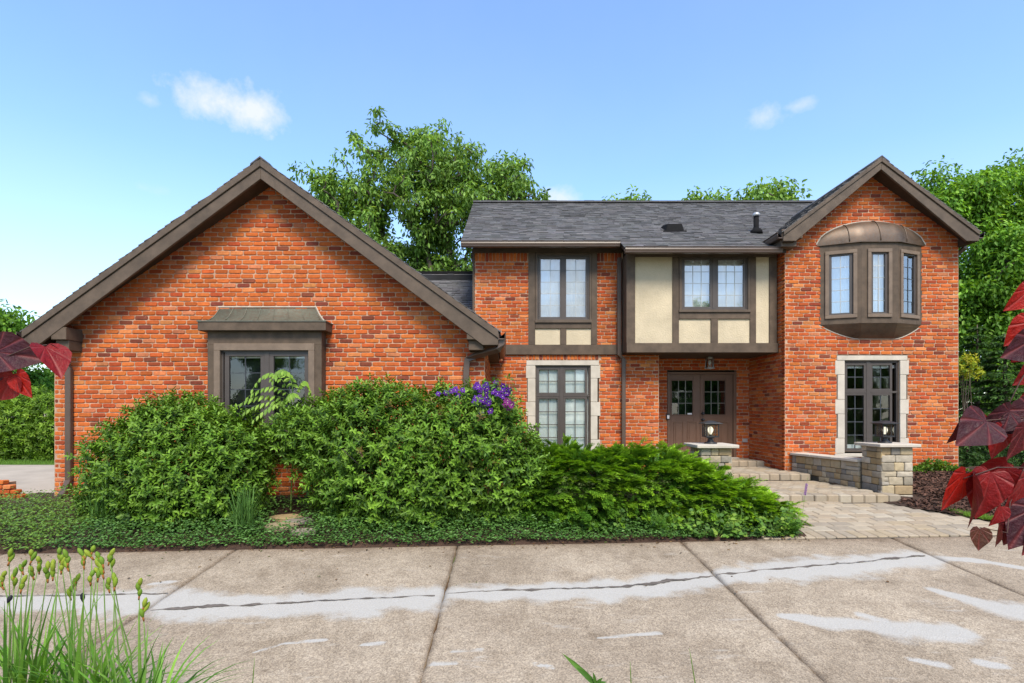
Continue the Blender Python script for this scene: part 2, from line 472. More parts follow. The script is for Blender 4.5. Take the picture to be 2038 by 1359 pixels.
m3 = N.new('ShaderNodeMapRange'); L.new(m2.outputs[0], m3.inputs['Value']); m3.inputs['From Min'].default_value = 1.10; m3.inputs['From Max'].default_value = 1.48; m3.inputs['To Max'].default_value = 0.86
pf = m3.outputs['Result']
c = mixc(N, L, pf, c, ramp(N, L, n_fine, [(0.25, (0.33, 0.317, 0.295)), (0.8, (0.46, 0.45, 0.43))]))
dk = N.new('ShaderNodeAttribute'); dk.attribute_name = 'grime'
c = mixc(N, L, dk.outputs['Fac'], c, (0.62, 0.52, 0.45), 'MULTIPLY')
L.new(c, B.inputs['Base Color']); B.inputs['Roughness'].default_value = 0.93; B.inputs['Specular IOR Level'].default_value = 0.2
bump(N, L, B, vor.outputs['Distance'], 0.5, 0.006)
M['concrete'] = m
M['crack'] = simple('crack_filler', (0.125, 0.105, 0.092), 0.9, 0.3, 9, 60, 0.5, 0.004)
M['rust'] = simple('rusty_joint', (0.085, 0.045, 0.022), 0.95, 0.4, 6, 50, 0.8, 0.01)
M['sideconc'] = simple('side_concrete', (0.36, 0.31, 0.26), 0.93, 0.14, 1.5, 60, 0.3, 0.004)

# ------------------------------------------------------------------ ground
def sheet(name, xs, ys, zf, mat, keep=None):
    xs = np.asarray(xs); ys = np.asarray(ys)
    nx, ny = len(xs), len(ys)
    vs = [(x, y, zf(x, y)) for y in ys for x in xs]
    fs = [(j*nx+i, j*nx+i+1, (j+1)*nx+i+1, (j+1)*nx+i) for j in range(ny-1) for i in range(nx-1)
          if keep is None or keep((xs[i]+xs[i+1])/2, (ys[j]+ys[j+1])/2)]
    me = bpy.data.meshes.new(name); me.from_pydata(vs, [], fs); me.update(); me.materials.append(mat)
    me.polygons.foreach_set('use_smooth', [True]*len(me.polygons))
    return link_mesh(name, me)

gx = np.concatenate([np.linspace(-400, -30, 12), np.arange(-28, 28.1, 0.5), np.linspace(30, 400, 12)])
gy = np.concatenate([np.linspace(-300, -16, 10), np.arange(-14, 24.1, 0.5), np.linspace(26, 500, 14)])
tag(sheet('ground', gx, gy, lambda x, y: ground(x, y) - 0.07, M['lawn']), kind='structure')

# ---- driveway slabs with open joints
def seg_dist(x, y, pts):
    best = np.full(x.shape, 9.0); wv = np.zeros(x.shape)
    for (x0, y0, w0), (x1, y1, w1) in zip(pts[:-1], pts[1:]):
        dx, dy = x1-x0, y1-y0
        t = np.clip(((x-x0)*dx + (y-y0)*dy)/(dx*dx+dy*dy+1e-9), 0, 1)
        d = np.hypot(x-(x0+t*dx), (y-(y0+t*dy)))
        rel = d/(w0+t*(w1-w0))
        best = np.minimum(best, rel)
    return best
def gp(lst): return [(*onplane(px, py), w) for px, py, w in lst]
CRACK_R = gp([(1425,1145,.02),(1500,1137,.022),(1600,1128,.018),(1700,1120,.022),(1790,1110,.022),(1845,1106,.01)])
CRACK_M = gp([(890,1182,.008),(960,1177,.010),(1040,1174,.018),(1130,1172,.022),(1200,1170,.028),(1260,1166,.020),(1320,1158,.026),(1390,1150,.015),(1425,1146,.012)])
CRACK_L = gp([(300,1216,.03),(400,1209,.035),(520,1203,.025),(640,1196,.014),(760,1190,.014),(872,1186,.008)])
CRACK_F = gp([(-80,1187,.01),(120,1186,.012),(250,1184,.014),(340,1181,.008)])
PATCHES = [
    gp([(-150,1200,.16),(150,1195,.22),(300,1195,.3),(400,1210,.26),(560,1205,.22),(700,1196,.30),(860,1190,.24)]),
    gp([(880,1183,.17),(1050,1178,.20),(1200,1174,.24),(1330,1160,.24),(1430,1146,.17)]),
    gp([(1430,1146,.16),(1560,1136,.28),(1700,1122,.30),(1850,1108,.20)]),
    gp([(1850,1108,.08),(1960,1118,.07),(2060,1135,.06)]),
    gp([(1560,1226,.05),(1640,1238,.12),(1710,1243,.10),(1780,1252,.18),(1900,1258,.15)]), gp([(1715,1224,.06),(1760,1234,.08)]),
    gp([(1855,1172,.06),(1905,1187,.10),(1975,1206,.16),(2060,1222,.26)]),
    gp([(1805,1310,.03),(1880,1325,.05)]), gp([(1955,1320,.05),(2000,1326,.04)]),
    gp([(1190,1270,.02),(1310,1260,.03)]), gp([(900,1295,.025),(960,1292,.03)]), gp([(505,1300,.015),(560,1282,.02),(650,1273,.025)]),
    gp([(720,1283,.02),(760,1280,.03)]), gp([(860,1320,.03),(910,1318,.02)]), gp([(1060,1320,.02),(1100,1328,.03)]), gp([(300,1162,.03),(350,1157,.02)]),
]
def slab(x0, x1, y0f, y1f, parent, sx, sy, seed):
    nx = max(2, int((x1-x0)/sx)); ny = max(2, int((y1f((x0+x1)/2)-y0f((x0+x1)/2))/sy))
    u = np.linspace(0, 1, nx+1); v = np.linspace(0, 1, ny+1)
    uu, vv = np.meshgrid(u, v)
    X = x0 + uu*(x1-x0)
    Ya = np.vectorize(y0f)(X); Yb = np.vectorize(y1f)(X)
    Y = Ya + vv*(Yb-Ya)
    # ragged slab edges
    jl = np.interp(vv, np.linspace(0, 1, 60), np.random.default_rng(seed).normal(0, 0.006, 60))
    jr = np.interp(vv, np.linspace(0, 1, 60), np.random.default_rng(seed+1).normal(0, 0.006, 60))
    X = X + jl*(1-uu)**8 - jr*uu**8
    edge = np.minimum(np.minimum(uu, 1-uu)*(x1-x0), np.minimum(vv, 1-vv)*np.abs(Yb-Ya))
    Z = GZ0 + GS*Y - 0.012*np.clip(1-edge/0.03, 0, 1)
    Z = Z + 0.004*np.sin(X*1.7+seed)*np.sin(Y*1.3)
    top = np.stack([X, Y, Z], -1).reshape(-1, 3)
    n = (nx+1)*(ny+1)
    idx = np.arange(n).reshape(ny+1, nx+1)
    f = np.stack([idx[:-1, :-1], idx[:-1, 1:], idx[1:, 1:], idx[1:, :-1]], -1).reshape(-1, 4)
    bd = np.concatenate([idx[0, :], idx[1:, -1], idx[-1, -2::-1], idx[-2:0:-1, 0]])
    low = top[bd].copy(); low[:, 2] -= 0.10
    k = len(bd); li = n + np.arange(k)
    sf = np.stack([np.roll(bd, -1), bd, li, np.roll(li, -1)], -1)
    me = np_mesh('slab', np.vstack([top, low]), np.vstack([f, sf]), M['concrete'])
    pa = np.zeros(n+k, np.float32)
    if sx < 0.1:
        x, y = X.ravel(), Y.ravel()
        best = np.full(x.shape, 9.0)
        for P in PATCHES: best = np.minimum(best, seg_dist(x, y, P))
        pa[:n] = np.clip(1.0 - 0.62*best, -0.6, 1.0)
    else: pa[:n] = -0.6
    pa[n:] = -0.6
    a = me.attributes.new('patch', 'FLOAT', 'POINT'); a.data.foreach_set('value', pa)
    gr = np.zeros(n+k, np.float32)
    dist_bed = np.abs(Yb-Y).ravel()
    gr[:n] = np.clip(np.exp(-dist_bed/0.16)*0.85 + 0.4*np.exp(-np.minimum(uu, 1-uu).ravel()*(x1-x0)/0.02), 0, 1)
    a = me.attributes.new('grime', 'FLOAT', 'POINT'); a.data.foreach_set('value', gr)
    return link_mesh('slab', me, parent)

drive = sheet('driveway', np.arange(-14.3, 14.4, 1.0), np.concatenate([np.arange(-14, 6.1, 1.0)]), lambda x, y: plane(y) - 0.065, M['rust'])
tag(drive, kind='structure')
JX = [-14.2, -11.55, -8.8, -6.05, -3.32, -0.602, 2.27, 5.1, 7.9, 10.7, 13.5]
for i in range(len(JX)-1):
    a, b = JX[i]+0.008, JX[i+1]-0.008
    slab(a, b, lambda x: 1.2, lambda x: yedge(x), drive, 0.045, 0.045, 10+i)
    slab(a, b, lambda x: -4.0, lambda x: 1.175, drive, 0.6, 0.6, 40+i)
    slab(a, b, lambda x: -13.5, lambda x: -4.025, drive, 1.0, 1.0, 70+i)
def strip(pts, name, mat, parent, dz, seed, step=0.03):
    r = random.Random(seed)
    vs, fs = [], []
    for (x0, y0, w0), (x1, y1, w1) in zip(pts[:-1], pts[1:]):
        L_ = math.hypot(x1-x0, y1-y0); n = max(2, int(L_/step))
        for i in range(n):
            t = i/n
            nz = mnoise.noise((x0+(x1-x0)*t*1.0 + seed, t*3, 0.3))*0.03
            w = (w0+(w1-w0)*t)*max(0.12, 0.75+1.6*mnoise.noise((x0*3+(x1-x0)*t*7, seed*3.1, 1.7)))*r.uniform(0.6, 1.15)
            x = x0+(x1-x0)*t; y = y0+(y1-y0)*t + nz*0.9 + r.uniform(-.004, .004)
            vs += [(x, y-w, plane(y-w)+dz), (x, y, plane(y)+dz+0.003), (x, y+w, plane(y+w)+dz)]
    for i in range(len(vs)//3-1):
        a = i*3
        fs += [(a, a+3, a+4, a+1), (a+1, a+4, a+5, a+2)]
    me = bpy.data.meshes.new(name); me.from_pydata(vs, [], fs); me.update(); me.materials.append(mat)
    return link_mesh(name, me, parent)
for i, c_ in enumerate((CRACK_R, CRACK_M, CRACK_L, CRACK_F)): strip(c_, 'crack_filler', M['crack'], drive, 0.007, 3+i)

# ---- garden bed soil, mulch, side drive
def bed_keep(x, y): return y > yedge(x)+0.0 and y < 9.6
bed = sheet('garden_bed', np.arange(-14, 4.05, 0.1), np.arange(6.0, 9.75, 0.1),
            lambda x, y: ground(x, max(y, yedge(x)+0.012)) + (0.0 if y < yedge(x)+0.1 else 0.035 + 0.03*mnoise.noise((x*3, y*3, 0))), M['soil'], lambda x, y: y > yedge(x)-0.14)
for v_ in bed.data.vertices:                     # pull the front row onto the slab edge
    if v_.co.y < yedge(v_.co.x)+0.012: v_.co.y = yedge(v_.co.x)+0.012; v_.co.z = plane(v_.co.y)-0.02
tag(bed, kind='structure')
side = sheet('side_driveway', np.arange(-26, -7.9, 0.5), np.arange(9.75, 13.8, 0.25), lambda x, y: ground(x, y)+0.0, M['sideconc'])
tag(side, kind='structure')

# walk boundary on the right: from the pillar to the drive
WB = [(U(1757, 9.1), 9.1), (U(1806, 8.75), 8.75), (U(1871, 8.42), 8.42), (U(1933, 8.1), 8.1), (U(2038, 7.7), 7.7), (8.6, 7.46), (10.0, 7.5)]
def walk_right(y):
    for (x0, y0), (x1, y1) in zip(WB[:-1], WB[1:]):
        if (y0-y)*(y1-y) <= 0: return x0+(x1-x0)*(y-y0)/(y1-y0+1e-9)
    return 6.3 if y > 9.1 else 10.0
mul = sheet('mulch_bed', np.arange(6.2, 13.5, 0.1), np.arange(7.5, 12.4, 0.1),
            lambda x, y: ground(x, y) + 0.02 + 0.025*mnoise.noise((x*4, y*4, 2)), M['soil'], lambda x, y: x > walk_right(y)+0.02 and y > 7.55)
tag(mul, kind='structure')
# mulch chips
n = 9000
X = rng.uniform(6.5, 10.6, n); Y = rng.uniform(8.2, 11.65, n)
ok = np.array([x > walk_right(y)+0.05 and not (x < 7.2 and y > 9.2 and y < 10.2) for x, y in zip(X, Y)])
X, Y = X[ok], Y[ok]; n = len(X)
ang = rng.uniform(0, PI, n); Lc = rng.uniform(.02, .055, n); Wc = rng.uniform(.006, .016, n)
Z = np.array([ground(x, y) for x, y in zip(X, Y)]) + 0.035 + rng.uniform(0, .02, n)
dx, dy = np.cos(ang), np.sin(ang); tz = rng.normal(0, .35, n)
c0 = np.stack([X, Y, Z], -1); a_ = np.stack([dx, dy, tz], -1)*Lc[:, None]; b_ = np.stack([-dy, dx, rng.normal(0, .4, n)], -1)*Wc[:, None]
vs = np.stack([c0-a_-b_, c0+a_-b_, c0+a_+b_, c0-a_+b_], 1).reshape(-1, 3)
fs = np.arange(4*n).reshape(-1, 4)
tn = rng.uniform(.5, 1.9, (n, 1))*np.array([[1, 1, 1]])
tag(link_mesh('mulch_chips', np_mesh('mulch_chips', vs, fs, M['mulch'], tn)), 'reddish brown bark mulch spread beside the right wing', 'mulch', kind='stuff')

# ------------------------------------------------------------------ rounded blocks (pavers, stones)
def block_mesh(name, sx, sy, sz, mat, seed, tintc, rnd=0.25, jit=0.03, domed=0.0):
    """irregular cushion block, base at z=0, about 44 triangles"""
    r = random.Random(seed)
    c = min(sx, sy)*rnd*0.5
    hx, hy = sx/2, sy/2
    out = [(-hx+c, -hy), (hx-c, -hy), (hx, -hy+c), (hx, hy-c), (hx-c, hy), (-hx+c, hy), (-hx, hy-c), (-hx, -hy+c)]
    j = lambda s_: r.uniform(-s_, s_)
    out = [(x+j(sx*jit), y+j(sy*jit)) for x, y in out]
    b = min(sz*0.3, c*0.8)
    mb = MB(); mb.cur = tintc
    vs = [(x, y, 0) for x, y in out] + [(x, y, sz-b) for x, y in out] + [(x*(1-b*1.2/hx), y*(1-b*1.2/hy), sz+j(sz*0.03)) for x, y in out] + [(j(.1)*hx, j(.1)*hy, sz+domed)]
    fs = [(i, (i+1) % 8, (i+1) % 8+8, i+8) for i in range(8)] + [(i+8, (i+1) % 8+8, (i+1) % 8+16, i+16) for i in range(8)] + [(i+16, (i+1) % 8+16, 24) for i in range(8)]
    mb.add(vs, fs)
    return mb.mesh(name, mat)

PAV = [(0.375, 0.305, 0.225), (0.345, 0.275, 0.20), (0.385, 0.32, 0.24), (0.315, 0.262, 0.20), (0.36, 0.285, 0.195), (0.39, 0.335, 0.262), (0.305, 0.256, 0.20)]
# ---- paver walk
walk = sheet('paver_walk', np.arange(3.3, 10.6, 0.1), np.arange(7.0, 9.3, 0.1), lambda x, y: -0.205+(y-7.16)*0.083-0.012, M['joint'],
             lambda x, y: y > yedge(x)+0.01 and x < walk_right(y) + 0.05)
tag(walk, kind='structure')
def walk_z(y): return -0.205+(y-7.16)*0.083
pv = [block_mesh('paver', 0.286, 0.196, 0.05, M['paver'], 100+i, PAV[i % 7], 0.12, 0.012, 0.001) for i in range(14)]
pvs = [block_mesh('paver', 0.134, 0.27, 0.05, M['paver'], 130+i, PAV[i % 7], 0.14, 0.012, 0.001) for i in range(7)]
def put(me, x, y, z, rz=0.0, rx=0.0, ry=0.0, parent=None, name=None):
    o = bpy.data.objects.new(name or me.name.split('.')[0], me); COL.objects.link(o)
    if parent: attach(o, parent)
    o.location = (x, y, z); o.rotation_euler = (rx, ry, rz)
    return o
count = 0
x = 3.45
while x < 9.8:
    y = yedge(x)+0.155
    if x < walk_right(y)-0.03:
        put(random.choice(pvs), x, y, walk_z(y)-0.046, math.atan(0.0563)+random.uniform(-.01, .01), 0.083, 0, walk)
    x += 0.142
for row in range(11):
    off = (row % 2)*0.145+random.uniform(-.03, .03)
    x = 3.2+off
    while x < 9.5:
        y = yedge(x)+0.40+row*0.203
        if y < 9.08 and x < walk_right(y)-0.10 and x > 3.3:
            put(random.choice(pv), x, y, walk_z(y)-0.046+random.uniform(-.002, .003), math.atan(0.0563)+random.uniform(-.008, .008), 0.083, 0, walk)
        x += 0.293

# ---- steps and platform
step_o = empty('entrance_steps', (5, 10, 0)); tag(step_o, kind='structure')
ST = [block_mesh('step_block', 0.20, 0.30, 0.125, M['paver'], 160+i, PAV[i % 7], 0.18, 0.012, 0.002) for i in range(9)]
levels = [(9.09, 11.03, 0.07, 3.72, None), (11.03, 12.6, 0.20, 3.5, None), (12.6, 13.42, 0.32, 3.55, None)]
def low_wall_x(y): return 6.13+0.194*(11.7-y) if y < 11.7 else 5.99
core = MB()
for (ya, yb, zt, xl, _) in levels:
    core.box(xl+0.02, min(low_wall_x(yb), low_wall_x(ya)) + (0.0 if ya > 11.5 else 0.05), ya+0.03, yb+0.03, -0.2, zt-0.06)
core.build('step_core', M['joint'], step_o)
tp = [block_mesh('paver', 0.236, 0.196, 0.06, M['paver'], 180+i, PAV[(i*2) % 7], 0.12, 0.012, 0.001) for i in range(9)]
for (ya, yb, zt, xl, _) in levels:
    x = xl+0.1
    while x < low_wall_x(ya)-0.02:
        put(random.choice(ST), x, ya+0.15+random.uniform(-.006, .006), zt-0.125, random.uniform(-.01, .01), 0, 0, step_o)
        x += 0.206
    # thin course under the first riser
    y = ya+0.30+0.10
    r_ = 0
    while y < yb:
        x = xl+0.1+(r_ % 2)*0.12
        while x < low_wall_x(y)-0.08:
            put(random.choice(tp), x, y, zt-0.062+random.uniform(-.002, .002), random.uniform(-.006, .006), 0, 0, step_o)
            x += 0.242
        y += 0.202; r_ += 1
under = MB(); under.box(3.74, 6.52, 9.12, 9.3, -0.2, -0.052); under.build('step_footing', M['joint'], step_o)

# ---- stones for pillars and the low wall
STN = [(0.42, 0.335, 0.215), (0.36, 0.31, 0.24), (0.45, 0.33, 0.18), (0.31, 0.275, 0.23), (0.46, 0.385, 0.28), (0.38, 0.275, 0.16), (0.28, 0.25, 0.215), (0.47, 0.41, 0.33)]
def tone(c, k): return tuple(x*k for x in c)
def stone_face(fr, u0, u1, vb, vt, parent, seed, hmin=0.09, hmax=0.17, depth=0.05):
    """ashlar of uneven stones laid on the face of a wall; vb may be a function of u"""
    r = random.Random(seed)
    vbf = vb if callable(vb) else (lambda u: vb)
    lo = min(vbf(u0), vbf(u1))
    v = lo
    while v < vt-0.02:
        h = r.uniform(hmin, hmax)
        if vt-v-h < 0.06: h = vt-v
        u = u0
        while u < u1-0.01:
            w = r.uniform(0.10, 0.30)
            if u1-u-w < 0.08: w = u1-u
            if vbf(u+w/2) < v+h*0.7:
                parts = [(u, w, v, h)]
                if h > 0.13 and r.random() < 0.3: parts = [(u, w, v, h*0.45), (u, w, v+h*0.45, h*0.55)]
                for (a, ww, b, hh) in parts:
                    me = block_mesh('stone', ww-0.008, hh-0.008, depth+r.uniform(0, .014), M['stone'], r.randrange(9999), tone(r.choice(STN), r.uniform(.8, 1.15)), 0.18, 0.02, 0.006)
                    o = bpy.data.objects.new('stone', me); COL.objects.link(o); attach(o, parent)
                    ux, nn = fr.Ux, fr.N
                    mtx = Matrix(((ux.x, 0, nn.x, 0), (ux.y, 0, nn.y, 0), (0, 1, 0, 0), (0, 0, 0, 1)))
                    p = fr(a+ww/2, -0.02, b+hh/2)
                    mtx.translation = Vector(p)
                    inv = Matrix.Translation(-parent.location) if parent.type == 'EMPTY' else Matrix()
                    o.matrix_parent_inverse = inv
                    o.matrix_basis = mtx
            u += w
        v += h

def pillar(xn, yn, s, zb, zt, label, seed):
    p = empty('stone_pillar', (xn+s/2, yn+s/2, zb), label, 'pillar', 'stone pillars flanking the entrance steps')
    c = MB(); c.box(xn+0.035, xn+s-0.035, yn+0.035, yn+s-0.035, zb, zt-0.055); c.build('pillar_core', M['joint'], p)
    i = 0.035
    stone_face(Fr((xn, yn+i, 0)), 0.0, s, zb, zt-0.055, p, seed)
    stone_face(Fr((xn+i, yn+s, 0), -PI/2), 0.0, s, zb, zt-0.055, p, seed+1)
    stone_face(Fr((xn+s-i, yn, 0), PI/2), 0.0, s, zb, zt-0.055, p, seed+2)
    cp = MB(); cp.box(xn-0.085, xn+s+0.085, yn-0.085, yn+s+0.085, zt-0.055, zt)
    cp.build('cap_stone', M['lime'], p, 0.008)
    return p
pillar(3.19, 8.9, 0.51, -0.1, 0.92, 'low stone pillar with pale cap half hidden behind the spreading yew', 21)
pillar(6.52, 9.45, 0.54, -0.12, 0.90, 'stone pillar with pale cap at the end of the low stone wall', 33)

lw = empty('stone_wall', (6.4, 10.9, 0), 'low stone retaining wall with flat cap running from the house corner to a pillar', 'wall')
ang_w = math.atan2(9.98-11.68, 6.465-6.134)
Lw = math.hypot(6.465-6.134, 9.98-11.68)
fw = Fr((6.134, 11.68, 0), ang_w)                 # u runs towards the pillar, d faces the steps
if fw.N.x > 0: fw.N = -fw.N
c = MB(); c.fbox(fw, 0, Lw, -0.27, -0.036, -0.1, 0.54); c.build('wall_core', M['joint'], lw)
fs_ = Fr((6.134, 11.68, 0), ang_w); fs_.N = fw.N.copy(); fs_.O = fs_.O - fs_.N*0.035
stone_face(fs_, 0, Lw, lambda u: 0.05 if u > 0.72 else 0.19, 0.535, lw, 47, 0.09, 0.16)
c = MB()
for k in range(3):
    c = MB(); c.fbox(fw, Lw*k/3+0.004-(0.0), Lw*(k+1)/3-0.004, -0.31, 0.055, 0.537, 0.585); c.build('cap_stone', M['lime'], lw, 0.006)

# ------------------------------------------------------------------ the house
YG, YM, YR, YB, YD = 9.45, 12.5, 11.7, 12.0, 13.4
house = empty('brick_house', (2.0, 12.0, 0), 'two storey orange brick house with brown timber trim and front gables', 'house')

BR = [((0.44, 0.097, 0.025), 34), ((0.49, 0.125, 0.032), 26), ((0.385, 0.073, 0.023), 22), ((0.53, 0.18, 0.065), 7), ((0.29, 0.055, 0.023), 7), ((0.19, 0.046, 0.027), 4), ((0.44, 0.15, 0.068), 6)]
BRC = [c for c, w in BR]; BRW = [w for c, w in BR]
def brick_color(r):
    c = r.choices(BRC, BRW)[0]; k = r.uniform(.82, 1.15)
    return (c[0]*k, c[1]*k*r.uniform(.9, 1.12), c[2]*k)
def brick_geo(Lb, Hb, r, d_back=-0.03, d_front=0.011):
    """verts in (u, d, v) about the centre: tumbled brick with worn corners"""
    hx, hy = Lb/2, Hb/2
    c = min(0.014, Hb*0.22)
    j = lambda s_: r.uniform(-s_, s_)
    o = [(-hx+c, -hy), (hx-c, -hy), (hx, -hy+c), (hx, hy-c), (hx-c, hy), (-hx+c, hy), (-hx, hy-c), (-hx, -hy+c)]
    o = [(x+j(.003), y+j(.0022)) for x, y in o]
    df = d_front+j(.004); b = 0.007
    vs = [(x, d_back, y) for x, y in o] + [(x, df-b, y) for x, y in o] + [(x*(1-b/hx), df+j(.0015), y*(1-b/hy)) for x, y in o]
    fs = [(i, (i+1) % 8, (i+1) % 8+8, i+8) for i in range(8)] + [(i+8, (i+1) % 8+8, (i+1) % 8+16, i+16) for i in range(8)] + [tuple(range(16, 24))]
    return vs, fs

class Bricks:
    def __init__(s): s.mb = MB(); s.r = random.Random(5)
    def one(s, fr, u, v, Lb, Hb, vertical=False):
        vs, fs = brick_geo(Lb, Hb, s.r)
        rot = s.r.uniform(-.012, .012)
        s.mb.cur = brick_color(s.r)
        s.mb.add([fr(u+x-y*rot, d, v+y+x*rot) for x, d, y in vs], fs)
bricks = Bricks()
CH, BL, MJ = 0.0800, 0.228, 0.0135

def spans(outline, holes, v0, v1):
    o = outline(v0+0.012)
    if o is None: return []
    sp = [o]
    for (a, b, c, d) in holes:
        if min(v1, d)-max(v0, c) > 0.35*(v1-v0):
            nsp = []
            for (p, q) in sp:
                if b <= p or a >= q: nsp.append((p, q)); continue
                if a > p: nsp.append((p, a))
                if b < q: nsp.append((b, q))
            sp = nsp
    return [(p, q) for p, q in sp if q-p > 0.03]

def wall(name, fr, v0, v1, outline, holes, singles=None, soldier=(), skip_below=None, thick=0.12, corner_l=0.0, corner_r=0.0):
    """mortar body with openings plus laid bricks; singles: list that collects bricks to be kept as own objects"""
    core = MB(); r = bricks.r
    rows = int(round((v1-v0)/CH))
    # mortar rows
    for i in range(rows):
        a, b = v0+i*CH, v0+(i+1)*CH
        for (p, q) in spans(outline, holes, a, b):
            core.add([fr(p, 0, a), fr(q, 0, a), fr(q, 0, b), fr(p, 0, b), fr(p, -thick, a), fr(q, -thick, a), fr(q, -thick, b), fr(p, -thick, b)],
                     [(0, 1, 2, 3), (5, 4, 7, 6), (4, 0, 3, 7), (1, 5, 6, 2)])
    wobj = core.build(name, M['mortar'], house)
    hs = list(holes) + [(a, b, c, d) for (a, b, c, d) in soldier]
    for i in range(rows):
        a, b = v0+i*CH, v0+(i+1)*CH
        if skip_below is not None and b < skip_below: continue
        off = (i % 2)*BL*0.5 + (i % 5)*0.013
        for (p, q) in spans(outline, hs, a, b):
            u = math.floor((p-off)/BL)*BL+off
            while u < q:
                Lj = BL + r.uniform(-.012, .012)
                s0, s1 = max(u, p), min(u+Lj, q)
                if q-s1 < 0.05: s1 = q
                L_ = s1-s0-MJ
                if L_ > 0.035:
                    full = abs(L_-(BL-MJ)) < 0.014
                    H_ = CH-MJ+r.uniform(-.004, .003)
                    uc, vc = (s0+s1)/2+r.uniform(-.002, .002), (a+b)/2+r.uniform(-.002, .002)
                    if singles is not None and full and singles(uc, vc): SINGLE.append((fr, uc, vc, wobj))
                    else: bricks.one(fr, uc, vc, L_, H_)
                if s1 >= q: break
                u = s1 if s1 > u else u+Lj
    for (a, b, c, d) in soldier:
        u = a
        while u < b-0.04:
            bricks.one(fr, u+0.04, (c+d)/2, 0.069, d-c-MJ); u += 0.08
    return wobj
SINGLE = []

# ---- garage wing walls
GXL, GXR = U(109, YG), U(965, YG)
GC = (GXL+GXR)/2
R_APEX, R_SL = 5.68, 0.722                        # garage roof: ridge height of the top skin, slope
g_under = lambda x: R_APEX-0.335-R_SL*abs(x-GC)
def g_out(v):
    half = (R_APEX-0.30-v)/0.677
    a, b = max(GXL, GC-half), min(GXR, GC+half)
    return (a, b) if b-a > 0.1 else None
fG = Fr((0, YG, 0))
BOXU0, BOXU1 = U(413, 9.217)+0.02, U(640, 9.217)-0.02
g_holes = [(BOXU0, BOXU1, V(889, YG), 2.95)]
garage_wall = wall('garage_wall', fG, -0.16, 5.44, g_out, g_holes,
     singles=lambda u, v: 2.98 < v < 4.6 and abs(u-GC) < 2.2)
wall('garage_side_wall', Fr((GXR, YG, 0), PI/2), -0.16, 2.72, lambda v: (-0.006, 3.05), [])
wall('garage_side_wall', Fr((GXL, YG+5.5, 0), -PI/2), -0.16, 2.72, lambda v: (0, 5.506), [])

# ---- main house walls
MXL, MXR = U(945, YM), U(1240, YM)
PXR = U(1311, YM)                                 # end of the ground floor wall at the porch
fM = Fr((0, YM, 0))
w1 = (U(1052, YM), U(1188, YM), V(686, YM), V(503, YM))         # upper window bay with its posts
w2 = (U(1049, YM), U(1192, YM), 0.35, V(717, YM))               # ground floor window with stone
def m_out(v):
    if v > V(703, YM): return (MXL, MXR)
    return (MXL, PXR)
sold = [(MXL, w1[0], V(521, YM), V(503, YM)), (w1[1], MXR, V(521, YM), V(503, YM)), (U(1045, YM), U(1194, YM), V(717, YM)+0.005, V(705, YM)+0.03)]
wall('main_wall', fM, 0.0, 5.12, m_out, [w1, w2], soldier=sold)
wall('upper_side_wall', Fr((MXL, YM+5.5, 0), -PI/2), 2.4, 5.12, lambda v: (0, 5.506), [])
# porch
DXL, DXR = U(1328, YD), U(1465, YD)
fD = Fr((0, YD, 0))
WXL, WXR = 5.995, U(1907, YR)
wall('porch_wall', fD, 0.24, 2.80, lambda v: (PXR-0.5, WXL+0.05), [(DXL, DXR, 0.0, V(740, YD))])
wall('porch_side_wall', Fr((PXR, YM, 0), PI/2), 0.0, 2.80, lambda v: (-0.006, 0.9), [])
# ---- right wing
fR = Fr((0, YR, 0))
WC = 7.82; WAP, WSL = 6.754, 0.752
def r_out(v):
    half = (WAP-0.20-v)/0.715
    a, b = max(WXL, WC-half), min(WXR, WC+half)
    return (a, b) if b-a > 0.1 else None
w3 = (U(1665, YR), U(1806, YR), V(903, YR), V(708, YR))
BAYL, BAYR = 6.72, 8.94
w4 = (BAYL+0.06, BAYR-0.06, V(645, YR), V(492, YR)+0.1)
wall('wing_wall', fR, 0.12, 6.6, r_out, [w3, w4])
wall('wing_side_wall', Fr((WXL, 13.4, 0), -PI/2), 0.12, 5.2, lambda v: (0, 1.705), [])
wall('wing_side_wall', Fr((WXR, YR, 0), PI/2), 0.12, 5.2, lambda v: (-0.006, 4.0), [])
# single bricks, largest in view
SINGLE.sort(key=lambda t: (t[1]-GC)**2*0.6+(t[2]-3.7)**2)
var = []
rb = random.Random(77)
for k in range(36):
    vs, fs = brick_geo(BL-MJ, CH-MJ, rb)
    mb = MB(); mb.cur = brick_color(rb)
    mb.add([(x, -d, y) for x, d, y in vs], fs)
    var.append(mb.mesh('brick', M['brick']))
for k, (fr, u, v, w) in enumerate(SINGLE):
    if k < 300:
        o = bpy.data.objects.new('brick', rb.choice(var)); COL.objects.link(o); o.parent = w
        o.location = fr(u, 0, v); o.rotation_euler = (0, rb.uniform(-.012, .012), 0)
    else: bricks.one(fr, u, v, BL-MJ, CH-MJ)
bw = bricks.mb.build('brickwork', M['brick'], house); bw['kind'] = 'stuff'
